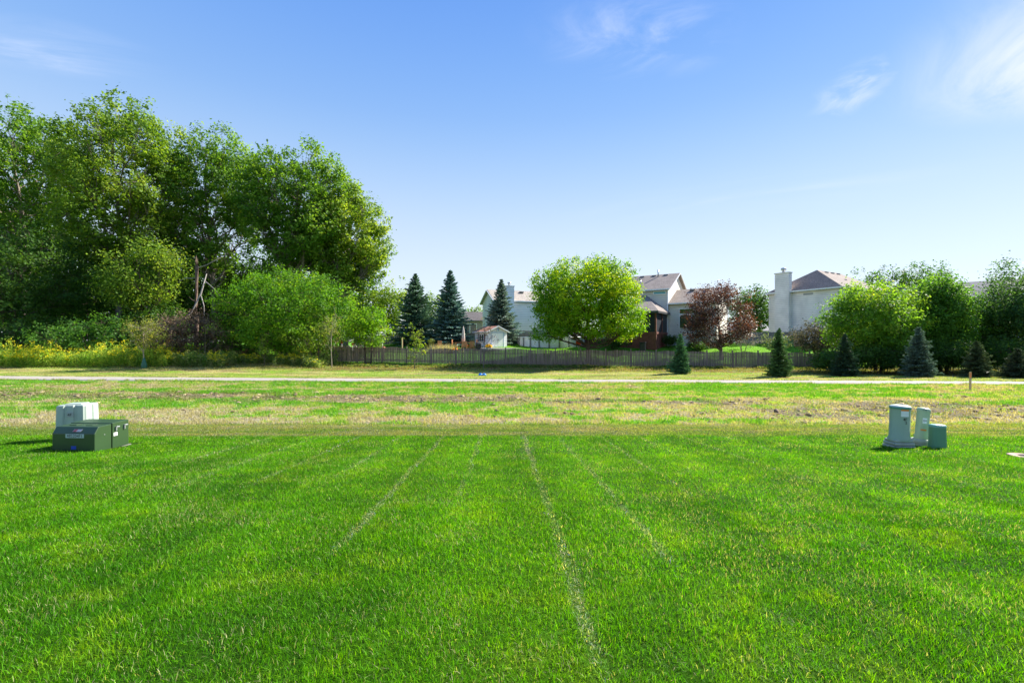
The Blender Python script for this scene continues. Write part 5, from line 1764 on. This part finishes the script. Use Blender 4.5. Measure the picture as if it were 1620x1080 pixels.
p1, M1 = ped('cable_pedestal', 'tallest thick grey green pedestal on a stepped pale base', 1422, 9.95, .195, .90, 2.0, m_ped, .8, True, mat('cap_teal', (.06, .26, .20), .35))
mb = MB()
mb.box(-.225, .225, -.18, .18, -.12, .05); mb.box(-.215, .215, -.17, .17, .055, .12); mb.box(-.20, .20, -.155, .155, .12, .175)
mb.build('base', m_base, p1, bevel=.02)
def lab_on(e, M, r, oval, a, z0, z1, w, material, name='label', off=.004):
    """a label bent round the body"""
    mb = MB(); n = 6; vs = []
    for k in range(n + 1):
        aa = a + (k / n - .5) * w / r
        for z_ in (z0, z1):
            vs.append(M @ Vector(((r + off) * math.sin(aa), -(r * oval + off) * math.cos(aa), z_)))
    mb.add(vs, [(2 * k, 2 * k + 2, 2 * k + 3, 2 * k + 1) for k in range(n)])
    return mb.build(name, material, e)
def txt_on(body, e, M, r, oval, a, z, size, off=.006):
    p = M @ Vector(((r + off) * math.sin(a), -(r * oval + off) * math.cos(a), z))
    nrm = math.atan2(math.sin(a) * oval, math.cos(a))
    return text(body, 'number', e, p, (R(90), 0, nrm), size, m_ink)
lb = lab_on(p1, M1, .195, .8, -.10, .68, .80, .16, m_label); lab_on(lb, M1, .195, .8, -.10, .80, .835, .16, m_orange, 'orange_header')
txt_on('4F', p1, M1, .195, .8, -.10, .62, .085); txt_on('2', p1, M1, .195, .8, .02, .55, .085)
p2, M2 = ped('cable_pedestal', 'slim pale green pedestal leaning right in the middle of three', 1456, 10.15, .115, .82, 5.5, m_pedl, 1.0, True, m_pedl)
mb = MB(); mb.lathe([(.0, -.1), (.20, -.1), (.20, .03), (.185, .06), (.20, .08), (.175, .13), (.16, .15), (0, .15)], 28); mb.build('base', m_base, p2)
lab_on(p2, M2, .115, 1, -.42, .50, .62, .075, m_label); txt_on('E4', p2, M2, .115, 1, -.42, .56, .06)
lab_on(p2, M2, .115, 1, -.48, .34, .37, .10, m_orange, 'orange_label')
txt_on('4756', p2, M2, .115, 1, -.6, .79, .035)
x, y, z = at(1483, 9.8)
p3 = empty('cable_pedestal', (x, y, z), R(-8)); tag(p3, 'short teal green box pedestal, rightmost of three', 'pedestal', 'utility pedestals on the right of the lawn')
def rrect(w_, d_, r_, n=6):
    pts = []
    for (cx_, cy_, a0) in ((w_ / 2 - r_, d_ / 2 - r_, 0), (-w_ / 2 + r_, d_ / 2 - r_, 90), (-w_ / 2 + r_, -d_ / 2 + r_, 180), (w_ / 2 - r_, -d_ / 2 + r_, 270)):
        for k in range(n + 1):
            a = R(a0 + 90 * k / n); pts.append((cx_ + r_ * math.cos(a), cy_ + r_ * math.sin(a)))
    return pts
def stack(mb, rings):
    n = len(rings[0][1]); vs = []
    for z_, pts in rings: vs += [(p[0], p[1], z_) for p in pts]
    fs = [(r_ * n + k, r_ * n + (k + 1) % n, (r_ + 1) * n + (k + 1) % n, (r_ + 1) * n + k) for r_ in range(len(rings) - 1) for k in range(n)]
    mb.add(vs, fs, True); mb.add(vs[-n:], [tuple(range(n))])
mb = MB(); stack(mb, [(-.1, rrect(.29, .22, .07)), (.455, rrect(.27, .20, .07))]); mb.build('body', m_teal, p3)
mb = MB(); stack(mb, [(.445, rrect(.285, .215, .075)), (.475, rrect(.285, .215, .075)), (.495, rrect(.26, .19, .07)), (.503, rrect(.22, .15, .06))]); mb.build('cap', mat('teal_cap', (.16, .36, .28), .4), p3)
# valve cover
x, y, z = 9.86, 8.75, g1(9.86, 8.75)
vc = empty('valve_cover', (x, y, z)); tag(vc, 'round brown ground cover with dark hole at the right frame edge', 'ground cover')
mb = MB(); mb.lathe([(.24, -.03), (.24, .018), (.21, .022), (.10, .016), (.09, -.02)], 32); mb.build('rim', mat('brown_iron', (.30, .19, .14), .8, var=.3, vscale=12), vc)
mb = MB(); mb.lathe([(.095, .004), (0, .002)], 24); mb.build('hole', mat('dark_hole', (.02, .018, .016), .9), vc)
